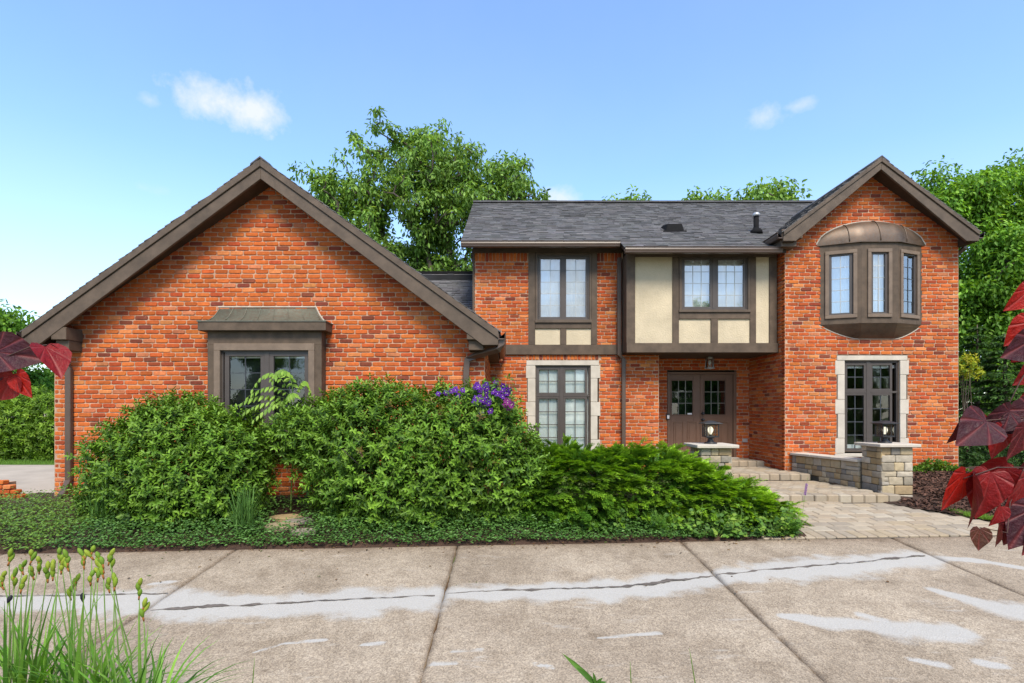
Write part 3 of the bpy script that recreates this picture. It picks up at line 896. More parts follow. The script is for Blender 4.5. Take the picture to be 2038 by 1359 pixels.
# back walls so that rooms are closed and dark
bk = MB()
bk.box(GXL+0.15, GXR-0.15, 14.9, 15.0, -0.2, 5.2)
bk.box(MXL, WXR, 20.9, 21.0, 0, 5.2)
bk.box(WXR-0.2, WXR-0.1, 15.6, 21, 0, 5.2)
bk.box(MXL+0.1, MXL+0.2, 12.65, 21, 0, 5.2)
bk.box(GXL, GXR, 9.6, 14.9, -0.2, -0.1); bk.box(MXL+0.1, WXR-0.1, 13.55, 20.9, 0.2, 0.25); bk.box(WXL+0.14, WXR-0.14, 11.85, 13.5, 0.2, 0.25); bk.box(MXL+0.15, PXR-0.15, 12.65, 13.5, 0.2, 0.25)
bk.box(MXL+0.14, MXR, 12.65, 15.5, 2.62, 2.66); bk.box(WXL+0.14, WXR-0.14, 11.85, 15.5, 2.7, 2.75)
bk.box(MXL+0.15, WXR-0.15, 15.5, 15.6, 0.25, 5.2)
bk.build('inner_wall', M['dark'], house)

# ---- roofs
def shingles(name, fr_O, ux, sl, nn, width, length, parent, seed, expo=0.135, tw=0.21, wf=None):
    """courses of uneven tabs on a slope; ux along the eave, sl up the slope, nn normal"""
    O, ux, sl, nn = Vector(fr_O), Vector(ux).normalized(), Vector(sl).normalized(), Vector(nn).normalized()
    mb = MB(); r = random.Random(seed)
    rows = int(length/expo)+1
    for i in range(rows):
        s0 = i*expo; s1 = min(s0+expo*1.35, length)
        u = -r.uniform(0, tw)
        u_hi = width if wf is None else wf(s0)[1]; u_lo = 0.0 if wf is None else wf(s0)[0]
        u += u_lo
        while u < u_hi:
            w = tw*r.uniform(.55, 1.5)
            a, b = max(u, u_lo), min(u+w, u_hi)
            u += w
            if b-a < 0.02: continue
            th = r.choice((0.010, 0.012, 0.020)); drop = r.choice((0, 0, 0.018)) if i else 0
            k = r.uniform(.72, 1.25); mb.cur = (k*r.uniform(.97, 1.05), k, k*r.uniform(.97, 1.06))
            P = lambda uu, ss, h: tuple(O+ux*uu+sl*ss+nn*h)
            q = [P(a, s0-drop, 0), P(b-0.004, s0-drop, 0), P(b-0.004, s0-drop, th+0.006), P(a, s0-drop, th+0.006), P(b-0.004, s1, 0.004), P(a, s1, 0.004), P(a, s1, 0), P(b-.004, s1, 0)]
            mb.add(q, [(0, 1, 2, 3), (3, 2, 4, 5), (1, 7, 4, 2), (6, 0, 3, 5)])
    o = mb.build(name, M['shingle'], parent); o['kind'] = 'stuff'
    return o

def gable_roof(name, xc, yf, yb, apex, sl, half_l, half_r, thick, seed, barge_d=0.05):
    """roof with its ridge along Y: body, barge boards on the front, shingles on both slopes"""
    zl, zr = apex-sl*half_l, apex-sl*half_r
    xl, xr = xc-half_l, xc+half_r
    body = MB()
    poly = [(xl, zl-0.03), (xl, zl-0.16), (xc, apex-thick), (xr, zr-0.16), (xr, zr-0.03), (xc, apex-0.03)]
    body.fprism(Fr((0, yf, 0)), poly, -(yb-yf), 0)
    rf = body.build(name, M['soffit'], house)
    ln = math.hypot(1, sl)
    shingles('shingles', (xl-0.03, yb, zl-0.03-0.03*sl), (0, -1, 0), (1, 0, sl), (-sl, 0, 1), yb-yf+0.05, half_l*ln+0.03*ln, rf, seed)
    shingles('shingles', (xr+0.03, yf-0.05, zr-0.03-0.03*sl), (0, 1, 0), (-1, 0, sl), (sl, 0, 1), yb-yf+0.05, half_r*ln+0.03*ln, rf, seed+1)
    cap = MB(); cap.cur = (.9, .9, .95)
    y = yf-0.055
    while y < yb:
        cap.fprism(Fr((0, y, 0)), [(xc-0.16, apex-0.16*sl-0.012), (xc, apex-0.012), (xc+0.16, apex-0.16*sl-0.012), (xc+0.16, apex-0.16*sl+0.008), (xc, apex+0.014), (xc-0.16, apex-0.16*sl+0.008)], -0.29, 0.0)
        y += 0.28
    cap.build('ridge_cap', M['shingle'], rf)
    return rf, (xl, zl, xr, zr)

def barge(rf, xc, apex, sl, xl, zl, xr, zr, yf, t0, t1, t2, mat):
    """crown trim and wide barge board, one pair each side"""
    f = Fr((0, yf, 0))
    for sgn, xt, zt in ((-1, xl, zl), (1, xr, zr)):
        a, b = MB(), MB()
        pts = [(xt, zt-t0), (xt, zt-t1), (xc, apex-t1), (xc, apex-t0)]
        pts2 = [(xt, zt-t1), (xt, zt-t2), (xt-sgn*0.5*0.6, zt-t2+0.0), (xc, apex-t2-0.0), (xc, apex-t1)]
        x_in = xt-sgn*0.26
        pts2 = [(xt, zt-t1), (xt, zt-t1-0.11), (x_in, zt-t1-0.11), (xc, apex-t2), (xc, apex-t1)]
        if sgn > 0: pts = pts[::-1]; pts2 = pts2[::-1]
        a.fprism(f, pts, -0.02, 0.055); b.fprism(f, pts2, -0.02, 0.03)
        a.build('rake_trim', mat, rf, 0.006); b.build('barge_board', mat, rf, 0.006)

YGF = 9.1
g_roof, gt = gable_roof('garage_roof', -4.06, YGF, 15.2, R_APEX, R_SL, 3.95, 3.95, 0.335, 301)
barge(g_roof, -4.06, R_APEX, R_SL, *gt, YGF, 0.035, 0.155, 0.355, M['brown_trim'])
# eave boxes and corbels at the garage corners
zl = gt[1]
cb = MB(); cb.box(gt[0]+0.02, GXL+0.02, YGF-0.01, 15.0, zl-0.27, zl-0.12); cb.build('eave_soffit', M['soffit'], g_roof)
cb = MB(); cb.box(GXR-0.02, gt[2]-0.02, YGF-0.01, 12.4, zl-0.27, zl-0.12); cb.build('eave_soffit', M['soffit'], g_roof)
for (pa_, pb_) in ((103, 133), (929, 963)):
    c = MB(); c.box(U(pa_, YGF), U(pb_, YGF), YGF-0.02, YG+0.05, V(676, YGF), V(651, YGF)); c.box(U(pa_+3, YGF), U(pb_-1, YGF), YGF+0.05, YG+0.05, V(696, YGF), V(676, YGF)-0.001)
    c.build('corbel', M['brown'], g_roof, 0.008)

YRF = 11.35
w_roof, wt = gable_roof('wing_roof', WC-0.02, YRF, 15.2, WAP, WSL, 2.03, 2.03, 0.235, 311)
barge(w_roof, WC-0.02, WAP, WSL, *wt, YRF, 0.03, 0.12, 0.27, M['brown_trim'])
zl = wt[1]
cb = MB(); cb.box(wt[0]+0.02, WXL+0.02, YRF-0.01, 12.3, zl-0.24, zl-0.10); cb.build('eave_soffit', M['soffit'], w_roof)
cb = MB(); cb.box(WXR-0.02, wt[2]-0.02, YRF-0.01, 15.0, zl-0.24, zl-0.10); cb.build('eave_soffit', M['soffit'], w_roof)
for (pa_, pb_) in ((1555, 1597),):
    yo_ = 0.0 if pa_ < 1800 else 0.17
    c = MB(); c.box(U(pa_, YRF), U(pb_, YRF), YRF-0.02+yo_, YR+0.05, V(474, YRF), V(456, YRF)); c.box(U(pa_+3, YRF), U(pb_-(8 if pa_ < 1800 else 1), YRF), YRF+0.06+yo_, YR+0.05, V(489, YRF), V(474, YRF)-0.001)
    c.build('corbel', M['brown'], w_roof, 0.008)

# main roof
ME_Y, ME_Z, MSL, MR_Y = 12.1, 5.257, 0.56, 16.92
MR_Z = ME_Z+MSL*(MR_Y-ME_Y)
mb = MB()
xa, xb = -0.95, WXR+0.2
side_f = Fr((0, 0, 0), -PI/2)                     # u = -Y ... build by hand
prof = [(ME_Y, ME_Z-0.03), (MR_Y, MR_Z-0.03), (2*MR_Y-ME_Y, ME_Z-0.03), (2*MR_Y-ME_Y, ME_Z-0.16), (MR_Y, MR_Z-0.22), (ME_Y, ME_Z-0.16)]
n = len(prof)
mb.add([(xa, y, z) for y, z in prof]+[(xb, y, z) for y, z in prof], [tuple(range(n)), tuple(range(2*n-1, n-1, -1))]+[(i+n, (i+1) % n+n, (i+1) % n, i)[::1] for i in range(n)])
BX0, BX1 = U(1247, YB), U(1545, YB)
YBE = 11.6; ZBE = ME_Z-MSL*0.5
prof = [(YBE, ZBE-0.03), (ME_Y+0.3, ME_Z+0.3*MSL-0.034), (ME_Y+0.3, ME_Z-0.0), (YBE, ZBE-0.15)]
mb.add([(BX0-0.1, y, z) for y, z in prof]+[(WXL-0.02, y, z) for y, z in prof], [tuple(range(4)), tuple(range(7, 3, -1))]+[(i+4, (i+1) % 4+4, (i+1) % 4, i) for i in range(4)])
m_roof = mb.build('main_roof', M['soffit'], house)
ln = math.hypot(1, MSL)
shingles('shingles', (xa-0.03, ME_Y-0.04, ME_Z-0.03-0.04*MSL), (1, 0, 0), (0, 1, MSL), (0, -MSL, 1), xb-xa+0.06, (MR_Y-ME_Y)*ln+0.04, m_roof, 321)
shingles('shingles', (BX0-0.14, YBE-0.04, ZBE-0.03-0.04*MSL), (1, 0, 0), (0, 1, MSL), (0, -MSL, 1), WXL-0.02-BX0+0.14, 0.62*ln, m_roof, 322)
cap = MB(); cap.cur = (.8, .8, .85); x = xa-0.03
while x < xb:
    cap.box(x, x+0.29, MR_Y-0.14, MR_Y+0.14, MR_Z-0.05, MR_Z-0.005+random.uniform(0, .012)); x += 0.285
cap.build('ridge_cap', M['shingle'], m_roof)
# gable triangle on the main roof's left end
mb = MB(); mb.fprism(Fr((MXL, 0, 0), PI/2), [(12.62, 5.05), (20.8, 5.05), (MR_Y, MR_Z-0.25)], -0.1, 0.0); mb.build('gable_wall', M['brown'], house)
# link roof between garage and main house
LO, LZ, LS = 11.3, 2.9, 0.6
mb = MB(); prof = [(LO, LZ-0.03), (15.5, LZ+(15.5-LO)*LS-0.03), (19.7, LZ-0.03), (19.7, LZ-0.2), (15.5, LZ+(15.5-LO)*LS-0.25), (LO, LZ-0.2)]
mb.add([(-5.5, y, z) for y, z in prof]+[(MXL-0.01, y, z) for y, z in prof], [tuple(range(6)), tuple(range(11, 5, -1))]+[(i+6, (i+1) % 6+6, (i+1) % 6, i) for i in range(6)])
l_roof = mb.build('link_roof', M['soffit'], house)
shingles('shingles', (-5.5, LO, LZ-0.03), (1, 0, 0), (0, 1, LS), (0, -LS, 1), 5.5+MXL-0.02, (15.5-LO)*math.hypot(1, LS), l_roof, 331)
c = MB(); c.box(-5.5, MXL-0.02, 15.38, 15.62, LZ+(15.5-LO)*LS-0.06, LZ+(15.5-LO)*LS-0.0); c.cur = None; c.build('ridge_cap', M['vent'], l_roof)
# corner flashing of the upper storey
c = MB(); c.box(MXL-0.05, MXL-0.012, YM-0.03, YM+0.06, 3.0, 5.1); c.build('corner_board', M['brown'], house)

# roof vents
rv = MB(); vy = 13.2; zv = lambda y: ME_Z+MSL*(y-ME_Y)
x0, x1 = U(1320, vy), U(1357, vy)
yv0 = 13.0; yv1 = 13.45
q = [(x0, yv0, zv(yv0)-.02), (x1, yv0, zv(yv0)-.02), (x1, yv1, zv(yv1)-.02), (x0, yv1, zv(yv1)-.02), (x0+.06, yv0+.05, zv(yv0)+.19), (x1-.04, yv0+.05, zv(yv0)+.19), (x1-.06, yv1, zv(yv1)+.05), (x0+.08, yv1, zv(yv1)+.05)]
rv.add(q, [(0, 3, 2, 1), (4, 5, 6, 7), (0, 1, 5, 4), (1, 2, 6, 5), (2, 3, 7, 6), (3, 0, 4, 7)])
rv.box(x0-.06, x1+.05, yv0-.02, yv0+.01, zv(yv0)-.03, zv(yv0)+.015)
rv.build('roof_vent', M['vent'], m_roof, 0.01)
pv_ = MB(); py_ = 12.9; px_ = U(1505, py_); zb_ = zv(py_)
pv_.lathe((px_, py_, zb_), [(0.15, -.06), (0.13, 0.03), (0.075, .08), (0.06, .10), (0.06, .40)], 14)
vp = pv_.build('vent_pipe', M['vent'], m_roof, 0, True)
pc = MB(); pc.lathe((px_, py_, zb_), [(0.085, .37), (0.085, .41), (0.06, .45), (0.01, .465)], 14); pc.build('pipe_cap', M['galv'], vp, 0, True)

# ---- gutters and downspouts
def gutter_x(x0, x1, y, zt, w=0.12, h=0.125):
    mb = MB()
    prof = [(y+0.0, zt-h), (y-w*0.75, zt-h), (y-w, zt-h*0.45), (y-w*0.93, zt-0.012), (y-w-0.008, zt-0.008), (y-w-0.008, zt), (y-w+0.012, zt), (y-w+0.016, zt-h*0.85), (y-0.012, zt-h+0.02), (y-0.012, zt-0.01), (y, zt-0.01)]
    n = len(prof)
    mb.add([(x0, a, b) for a, b in prof]+[(x1, a, b) for a, b in prof], [tuple(range(n)), tuple(range(2*n-1, n-1, -1))]+[(i+n, (i+1) % n+n, (i+1) % n, i) for i in range(n)])
    return mb
def gutter_y(y0, y1, x, zt, sgn, w=0.12, h=0.125):
    mb = MB()
    prof = [(0.0, -h), (w*0.75, -h), (w, -h*0.45), (w*0.93, -0.012), (w+0.008, -0.008), (w+0.008, 0), (w-0.012, 0), (w-0.016, -h*0.85), (0.012, -h+0.02), (0.012, -0.01), (0, -0.01)]
    n = len(prof)
    mb.add([(x+sgn*a, y0, zt+b) for a, b in prof]+[(x+sgn*a, y1, zt+b) for a, b in prof], [tuple(range(n)), tuple(range(2*n-1, n-1, -1))]+[(i+n, (i+1) % n+n, (i+1) % n, i) for i in range(n)])
    return mb
gutter_x(xa-0.02, BX0-0.14, ME_Y-0.005, ME_Z-0.045).build('gutter', M['gutter'], m_roof)
gutter_x(BX0-0.14, WXL-0.25+0.1, YBE-0.005, ZBE-0.045).build('gutter', M['gutter'], m_roof)
gutter_y(YGF-0.02, 12.42, gt[2]+0.0, gt[3]-0.045, 1).build('gutter', M['gutter'], g_roof)
gutter_y(YGF-0.02, 15.1, gt[0]-0.0, gt[1]-0.045, -1).build('gutter', M['gutter'], g_roof)
gutter_y(YRF-0.02, 12.25, wt[0], wt[1]-0.045, -1).build('gutter', M['gutter'], w_roof)
gutter_y(YRF-0.02, 15.0, wt[2], wt[3]-0.045, 1).build('gutter', M['gutter'], w_roof)
def spout(pts, name='downspout', w=0.085, d=0.06, parent=house):
    mb = MB(); mb.tube(pts, [w/2*1.3]*len(pts), 4, True)
    o = mb.build(name, M['gutter'], parent, 0.006)
    return o
def sq_spout(pts, parent=house, w=0.09, d=0.065):
    """rectangular pipe through the points, cross-section w across X and d across Y"""
    mb = MB(); pts = [Vector(p) for p in pts]; n = len(pts); base = []
    for i, p in enumerate(pts):
        a = pts[max(0, i-1)]; b = pts[min(n-1, i+1)]; t = (b-a).normalized()
        x = Vector((1, 0, 0)); x = (x-t*x.dot(t))
        if x.length < 0.3: x = Vector((0, 0, 1)); x = x-t*x.dot(t)
        x.normalize(); y = t.cross(x).normalized()
        for sx, sy in ((-1, -1), (1, -1), (1, 1), (-1, 1)): mb.v.append(tuple(p+x*sx*w/2+y*sy*d/2))
    for i in range(n-1):
        for k in range(4): mb.f.append((i*4+k, i*4+(k+1) % 4, i*4+4+(k+1) % 4, i*4+4+k))
    mb.f += [(3, 2, 1, 0), tuple(range(4*n-4, 4*n))]
    return mb.build('downspout', M['gutter'], parent, 0.008)
gz = gt[3]-0.17
sq_spout([(gt[2]+0.05, YGF+0.06, gz+0.03), (gt[2]+0.05, YGF+0.06, V(684, YGF)), (gt[2]+0.0, YGF+0.07, V(694, YGF)), (U(945, 9.38), 9.36, V(708, 9.38)), (U(930, 9.38), 9.38, V(716, 9.38)), (U(928, 9.38), 9.38, V(735, 9.38)), (U(928, 9.38), 9.38, 0.0)], house, 0.105, 0.07)
sq_spout([(gt[0]-0.05, YGF+0.2, gz+0.03), (gt[0]-0.05, YGF+0.2, V(690, YGF)), (gt[0]+0.05, YGF+0.25, V(703, YGF)), (U(128, 9.38), 9.36, V(722, 9.38)), (U(137, 9.38), 9.38, V(734, 9.38)), (U(137, 9.38), 9.38, V(955, 9.38)), (U(132, 9.35), 9.33, V(972, 9.35)), (U(120, 9.2), 9.2, V(990, 9.2))], house, 0.10, 0.07)
sq_spout([(BX0-0.08, 12.38, 4.95), (BX0-0.08, 12.40, 2.75), (U(1241, 12.42), 12.42, 2.66), (U(1241, 12.42), 12.42, 0.05)], house, 0.09, 0.07)
sq_spout([(wt[2]+0.05, YRF+0.4, wt[3]-0.14), (wt[2]+0.05, YRF+0.4, wt[3]-0.26), (WXR+0.05, YRF+0.55, wt[3]-0.42), (WXR+0.05, YRF+0.6, 0.2)], house, 0.09, 0.07)

# ---- windows
def sash(fr, win, fm, gm, u0, u1, v0, v1, dg, fw, cols, rows, mw, gridmat_pale=True, open_rows=None):
    """sash frame (into fm), glazing bars (into gm), one pane object each light"""
    fm.ring(fr, u0, u1, v0, v1, fw, dg-0.02, dg+0.028)
    a, b, c, d = u0+fw, u1-fw, v0+fw, v1-fw
    for i in range(1, cols): gm.fbox(fr, a+(b-a)*i/cols-mw/2, a+(b-a)*i/cols+mw/2, dg-0.006, dg+0.009, c, d)
    for j in range(1, rows):
        vv = c+(d-c)*j/rows
        for i in range(cols):
            aa = a+(b-a)*i/cols+(mw/2 if i else 0); bb = a+(b-a)*(i+1)/cols-(mw/2 if i < cols-1 else 0)
            gm.fbox(fr, aa, bb, dg-0.006, dg+0.008, vv-mw/2, vv+mw/2)
    for i in range(cols):
        for j in range(rows):
            pm = MB(); e = 0.001
            aa, bb = a+(b-a)*i/cols+(mw/2 if i else 0)-e, a+(b-a)*(i+1)/cols-(mw/2 if i < cols-1 else 0)+e
            cc, dd = c+(d-c)*j/rows+(mw/2 if j else 0)-e, c+(d-c)*(j+1)/rows-(mw/2 if j < rows-1 else 0)+e
            t = random.uniform(-.0012, .0012); t2 = random.uniform(-.0012, .0012)
            pm.add([fr(aa, dg+t, cc), fr(bb, dg-t, cc+0), fr(bb, dg-t+t2, dd), fr(aa, dg+t+t2, dd)], [(0, 1, 2, 3)])
            pm.build('pane', M[GLASS[0]], win)

def blind(fr, win, u0, u1, v0, v1, d, mat, folds=0.0):
    n = 24; mb = MB()
    for i in range(n+1):
        u = u0+(u1-u0)*i/n; o = folds*math.sin(i*2.1)
        mb.v += [fr(u, d+o, v0), fr(u, d+o, v1)]
    for i in range(n): mb.f.append((2*i, 2*i+2, 2*i+3, 2*i+1))
    return mb.build('window_blind', mat, win)

GLASS[0] = 'glass_up'
# upper main window (two sashes, 2 x 5 lights) with timber surround
f = fM
def timber(fr, rects, mat='brown', d1=0.035, d0=-0.05, name='timber', parent=house, bev=0.005):
    for (a, b, c, d) in rects:
        mb = MB(); mb.fbox(fr, a, b, d0, d1+random.uniform(-.002, .002), c, d); mb.build(name, M[mat], parent, bev)
def pxr(a, b, c, d, Y): return (U(a, Y), U(b, Y), V(d, Y), V(c, Y))
g = 0.002
timber(fM, [pxr(1052, 1065, 503, 686, YM), pxr(1176.3, 1188, 503, 686, YM), pxr(1065.2, 1176, 643, 654, YM), pxr(1115, 1127, 654.3, 686, YM)])
timber(fM, [pxr(940, 1238, 488, 503.5, YM)], d1=0.05, name='frieze_board')
timber(fM, [pxr(988, 1238.5, 686.3, 706, YM)], d1=0.06, name='band_board')
for (a, b) in ((1065.2, 1115), (1127, 1176.3)):
    mb = MB(); u0, u1, v0, v1 = pxr(a, b, 654, 686.5, YM); mb.fbox(fM, u0, u1, -0.04, 0.002, v0, v1); mb.build('stucco_panel', M['stucco'], house)
def casement(fr, Y, casing, frame, sashes, cols, rows, mw, gmat, backing, case_mat='brown_trim', fw=4.6, bd=-0.14, name='window', case_w=5, sill=None, dark_top=None, d_case=0.05):
    u0, u1, v0, v1 = casing
    cas = MB(); fm = MB(); gm = MB()
    a, b, c, d = frame
    cw = 0.05
    # casing boards round the frame
    cas.fbox(fr, u0, u1, -0.05, d_case, d, v1); cas.fbox(fr, u0, a, -0.05, d_case, c, d-0.0); cas.fbox(fr, b, u1, -0.05, d_case, c, d); cas.fbox(fr, u0-0.01, u1+0.01, -0.05, d_case+0.02, v0, c)
    win = cas.build(name, M[case_mat], house, 0.004)
    # outer frame
    fm.ring(fr, a, b, c, d, 0.028, -0.05, 0.022)
    for (sa, sb, sc, sd, co, ro) in sashes: sash(fr, win, fm, gm, sa, sb, sc, sd, -0.012, 0.048, co, ro, mw)
    # mullion fill between sashes
    fm.build('sash_frame', M['frame'], win, 0.003)
    gm.build('glazing_bars', M[gmat], win)
    for (ba, bb, bc, bd_, mat) in backing: blind(fr, win, ba, bb, bc, bd_, bd, M[mat], 0.006)
    return win
def mk(Y, *r): return pxr(*r, Y)
cs = mk(YM, 1065.4, 1176, 503.8, 642.8); fr_ = mk(YM, 1069, 1172.5, 508, 637)
s1 = mk(YM, 1072, 1118.5, 510.5, 635); s2 = mk(YM, 1122.5, 1169.5, 510.5, 635)
win = casement(fM, YM, cs, fr_, [(*s1, 2, 5), (*s2, 2, 5)], 2, 5, 0.011, 'grid_pale', [(s1[0], s2[1], s1[2], s1[3], 'curtain')])
mb = MB(); mb.fbox(fM, s1[1]-0.001, s2[0]+0.001, -0.05, 0.025, s1[2], s1[3]); mb.build('mullion', M['frame'], win)

# ---- bump-out with half timbering
fB = Fr((0, YB, 0))
body = MB()
zb0, zb1 = V(702, YB), 4.93
wB = mk(YB, 1358, 1488, 512, 617)
# body as a ring of wall pieces round the window
body.fbox(fB, BX0+0.01, wB[0], -0.49, -0.03, zb0+0.02, zb1); body.fbox(fB, wB[1], BX1-0.0, -0.49, -0.03, zb0+0.02, zb1)
body.fbox(fB, wB[0], wB[1], -0.15, -0.03, zb0+0.02, wB[2]); body.fbox(fB, wB[0], wB[1], -0.15, -0.03, wB[3], zb1)
body.fbox(fB, BX0+0.02, BX1-0.01, -1.38, -0.05, zb0+0.005, zb0+0.018)
body.build('overhang_wall', M['soffit'], house)
timber(fB, [pxr(1246, 1263.5, 500, 683, YB), pxr(1338, 1350.5, 512.3, 683, YB), pxr(1491.5, 1503.5, 512.3, 683, YB), pxr(1530, 1545, 512.3, 683, YB), pxr(1350.7, 1491.3, 622, 635, YB), pxr(1414, 1428, 635.2, 683, YB)])
timber(fB, [pxr(1263.7, 1545, 497, 512, YB)], d1=0.045, name='frieze_board')
timber(fB, [(BX0-0.012, BX1+0.01, zb0-0.0, V(683.2, YB))], d1=0.07, d0=-0.06, name='band_board')
for r_ in ((1263.5, 1338, 512, 683), (1503.5, 1530, 512, 683), (1350.5, 1414, 635, 683), (1428, 1491.5, 635, 683)):
    mb = MB(); u0, u1, v0, v1 = pxr(*r_, YB); mb.fbox(fB, u0, u1, -0.028, 0.004, v0, v1); mb.build('stucco_panel', M['stucco'], house)
# left return of the bump
mb = MB(); mb.fbox(fB, BX0-0.006, BX0+0.03, -0.47, -0.052, zb0+0.03, zb1); mb.build('side_panel', M['brown'], house)
cs = mk(YB, 1350.8, 1491.2, 512.3, 621.8); fr_ = mk(YB, 1356, 1487, 512.6, 617)
s1 = mk(YB, 1358, 1417, 513, 615); s2 = mk(YB, 1424.5, 1483.5, 513, 615)
win = casement(fB, YB, cs, fr_, [(*s1, 3, 4), (*s2, 3, 4)], 3, 4, 0.011, 'grid_pale', [(s1[0], s2[1], s1[2]+0.0, s1[3], 'curtain')])
mb = MB(); mb.fbox(fB, s1[1]-0.001, s2[0]+0.001, -0.05, 0.025, s1[2], s1[3]); mb.build('mullion', M['frame'], win)

GLASS[0] = 'glass'
# ---- stone-framed ground floor windows
def stone_window(fr, Y, lint, quoinL, quoinR, frame, top_s, bot_s, gmat, backing, bsill):
    ls = MB(); ls.fbox(fr, *[U(lint[0], Y), U(lint[1], Y)], -0.09, 0.022, V(lint[3], Y), V(lint[2], Y))
    a, b, c, d = mk(Y, *frame)
    fm, gm = MB(), MB()
    fm.ring(fr, a, b, c, d, 0.045, -0.10, -0.03)
    win_m = MB(); win_m.ring(fr, a-0.001, b+0.001, c-0.001, d+0.001, 0.022, -0.11, -0.012)
    win = win_m.build('window', M['brown_trim'], house, 0.003)
    ls.build('lintel', M['lime'], win, 0.006)
    for (x0, x1, y0, y1) in quoinL+quoinR:
        q = MB(); q.fbox(fr, U(x0, Y), U(x1, Y), -0.09, 0.018+random.uniform(-.002, .002), V(y1-0.35, Y), V(y0+0.1, Y)); q.build('quoin', M['lime'], win, 0.006)
    if bsill:
        q = MB(); q.fbox(fr, U(bsill[0], Y), U(bsill[1], Y), -0.1, 0.04, V(bsill[3], Y), V(bsill[2], Y)); q.build('sill', M['lime'], win, 0.006)
    for s_ in top_s: sash(fr, win, fm, gm, *mk(Y, *s_), -0.06, 0.05, 2, 2, 0.017)
    for s_ in bot_s: sash(fr, win, fm, gm, *mk(Y, *s_), -0.06, 0.05, 2, 4, 0.017)
    xm0, xm1 = U(top_s[0][1], Y), U(top_s[1][0], Y)
    fm.fbox(fr, xm0, xm1, -0.10, -0.025, c, d); fm.fbox(fr, a+0.02, xm0-0.001, -0.10, -0.026, V(bot_s[0][2], Y), V(top_s[0][3], Y)); fm.fbox(fr, xm1+0.001, b-0.02, -0.10, -0.026, V(bot_s[0][2], Y), V(top_s[0][3], Y))
    fm.build('sash_frame', M['frame'], win, 0.003); gm.build('glazing_bars', M[gmat], win)
    for (x0, x1, y0, y1, mat) in backing: blind(fr, win, *mk(Y, x0, x1, y0, y1), -0.125, M[mat], 0.004)
    return win
def quoins(xo, xi, xw, ys):
    """alternating wide / narrow stones: xo outer wide edge, xw outer narrow edge, xi inner edge"""
    out = []
    for k, (y0, y1) in enumerate(zip(ys[:-1], ys[1:])):
        o_ = xo if k % 2 == 0 else xw
        out.append((min(o_, xi), max(o_, xi), y0, y1))
    return out
ysL = [727.3, 753, 800, 828, 875, 905]
stone_window(fM, YM, (1047.5, 1192, 717.3, 727), quoins(1046.5, 1065.5, 1050, ysL), quoins(1194.5, 1175.5, 1189, ysL), (1065.5, 1175.5, 727.2, 902),
             [(1069, 1114.5, 731, 785.5), (1121.5, 1169, 731, 785.5)], [(1069, 1114.5, 789, 901), (1121.5, 1169, 789, 901)], 'frame', [(1066, 1175, 728, 902, 'blind')], None)
ysR = [717.3, 746, 795, 824, 872, 902]
stone_window(fR, YR, (1665, 1804.5, 707.5, 717), quoins(1661.5, 1680.5, 1666.5, ysR), quoins(1808, 1790.5, 1803, ysR), (1680.5, 1790.5, 717.2, 899),
             [(1683.5, 1726, 722, 778), (1734, 1778, 722, 778)], [(1683.5, 1726, 782, 897), (1734, 1778, 782, 897)], 'grid_dark', [(1681, 1790, 725.5, 732, 'curtain'), (1681, 1790, 885, 899, 'curtain')], (1660, 1810, 902.3, 909))

# ---- garage box window with copper hood
YF = 9.217; fX = Fr((0, YF, 0))
bx = empty('box_window', (U(527, YF), YF, 1.0), parent=house)
zt_, zbm = V(659, YF), V(889, YF)
u0, u1 = U(413, YF), U(640, YF)
ci = mk(YF, 421+18, 615.5, 697.5, 884)
box = MB()
dd_ = -(YG+0.1-YF)
o0, o1, oc, od = mk(YF, 428.5, 624, 686, 886)
box.fbox(fX, u0, u1, dd_, 0, od, zt_); box.fbox(fX, u0, o0, dd_, 0, zbm, od); box.fbox(fX, o1, u1, dd_, 0, zbm, od); box.fbox(fX, o0, o1, dd_, 0, zbm, oc)
box.fbox(fX, u0-0.04, u1+0.04, dd_, 0.05, zbm-0.05, zbm-0.002)
box_o = box.build('window_box', M['brown'], house, 0.004)
bpy.data.objects.remove(bx)
cas = MB(); i0, i1, ic, id_ = mk(YF, 438.5, 614, 697.5, 884)
cas.fbox(fX, o0-0.02, o1+0.02, -0.06, 0.022, id_, od+0.02); cas.fbox(fX, o0-0.02, i0, -0.06, 0.022, oc, id_); cas.fbox(fX, i1, o1+0.02, -0.06, 0.022, oc, id_)
cas.build('casing', M['brown_pale'], box_o, 0.006)
fm, gm = MB(), MB()
fm.ring(fX, i0, i1, ic, id_, 0.03, -0.1, -0.04)
s1 = mk(YF, 444.5, 525, 699.5, 883); s2 = mk(YF, 533.5, 613, 699.5, 883)
sash(fX, box_o, fm, gm, *s1, -0.07, 0.075, 2, 5, 0.012); sash(fX, box_o, fm, gm, *s2, -0.07, 0.075, 2, 5, 0.012)
fm.fbox(fX, s1[1]-0.001, s2[0]+0.001, -0.1, -0.035, ic, id_)
fm.build('sash_frame', M['frame'], box_o, 0.003); gm.build('glazing_bars', M['grid_dark'], box_o)
blind(fX, box_o, s1[0], s2[1], V(711.5, YF), V(703, YF), -0.12, M['curtain'], 0.0)
dk_ = MB(); dk_.fbox(fX, i0, i1, -0.32, -0.30, ic, id_); dk_.build('dark_room_panel', M['dark'], box_o)  # near-black panel standing in for the unlit room behind the panes
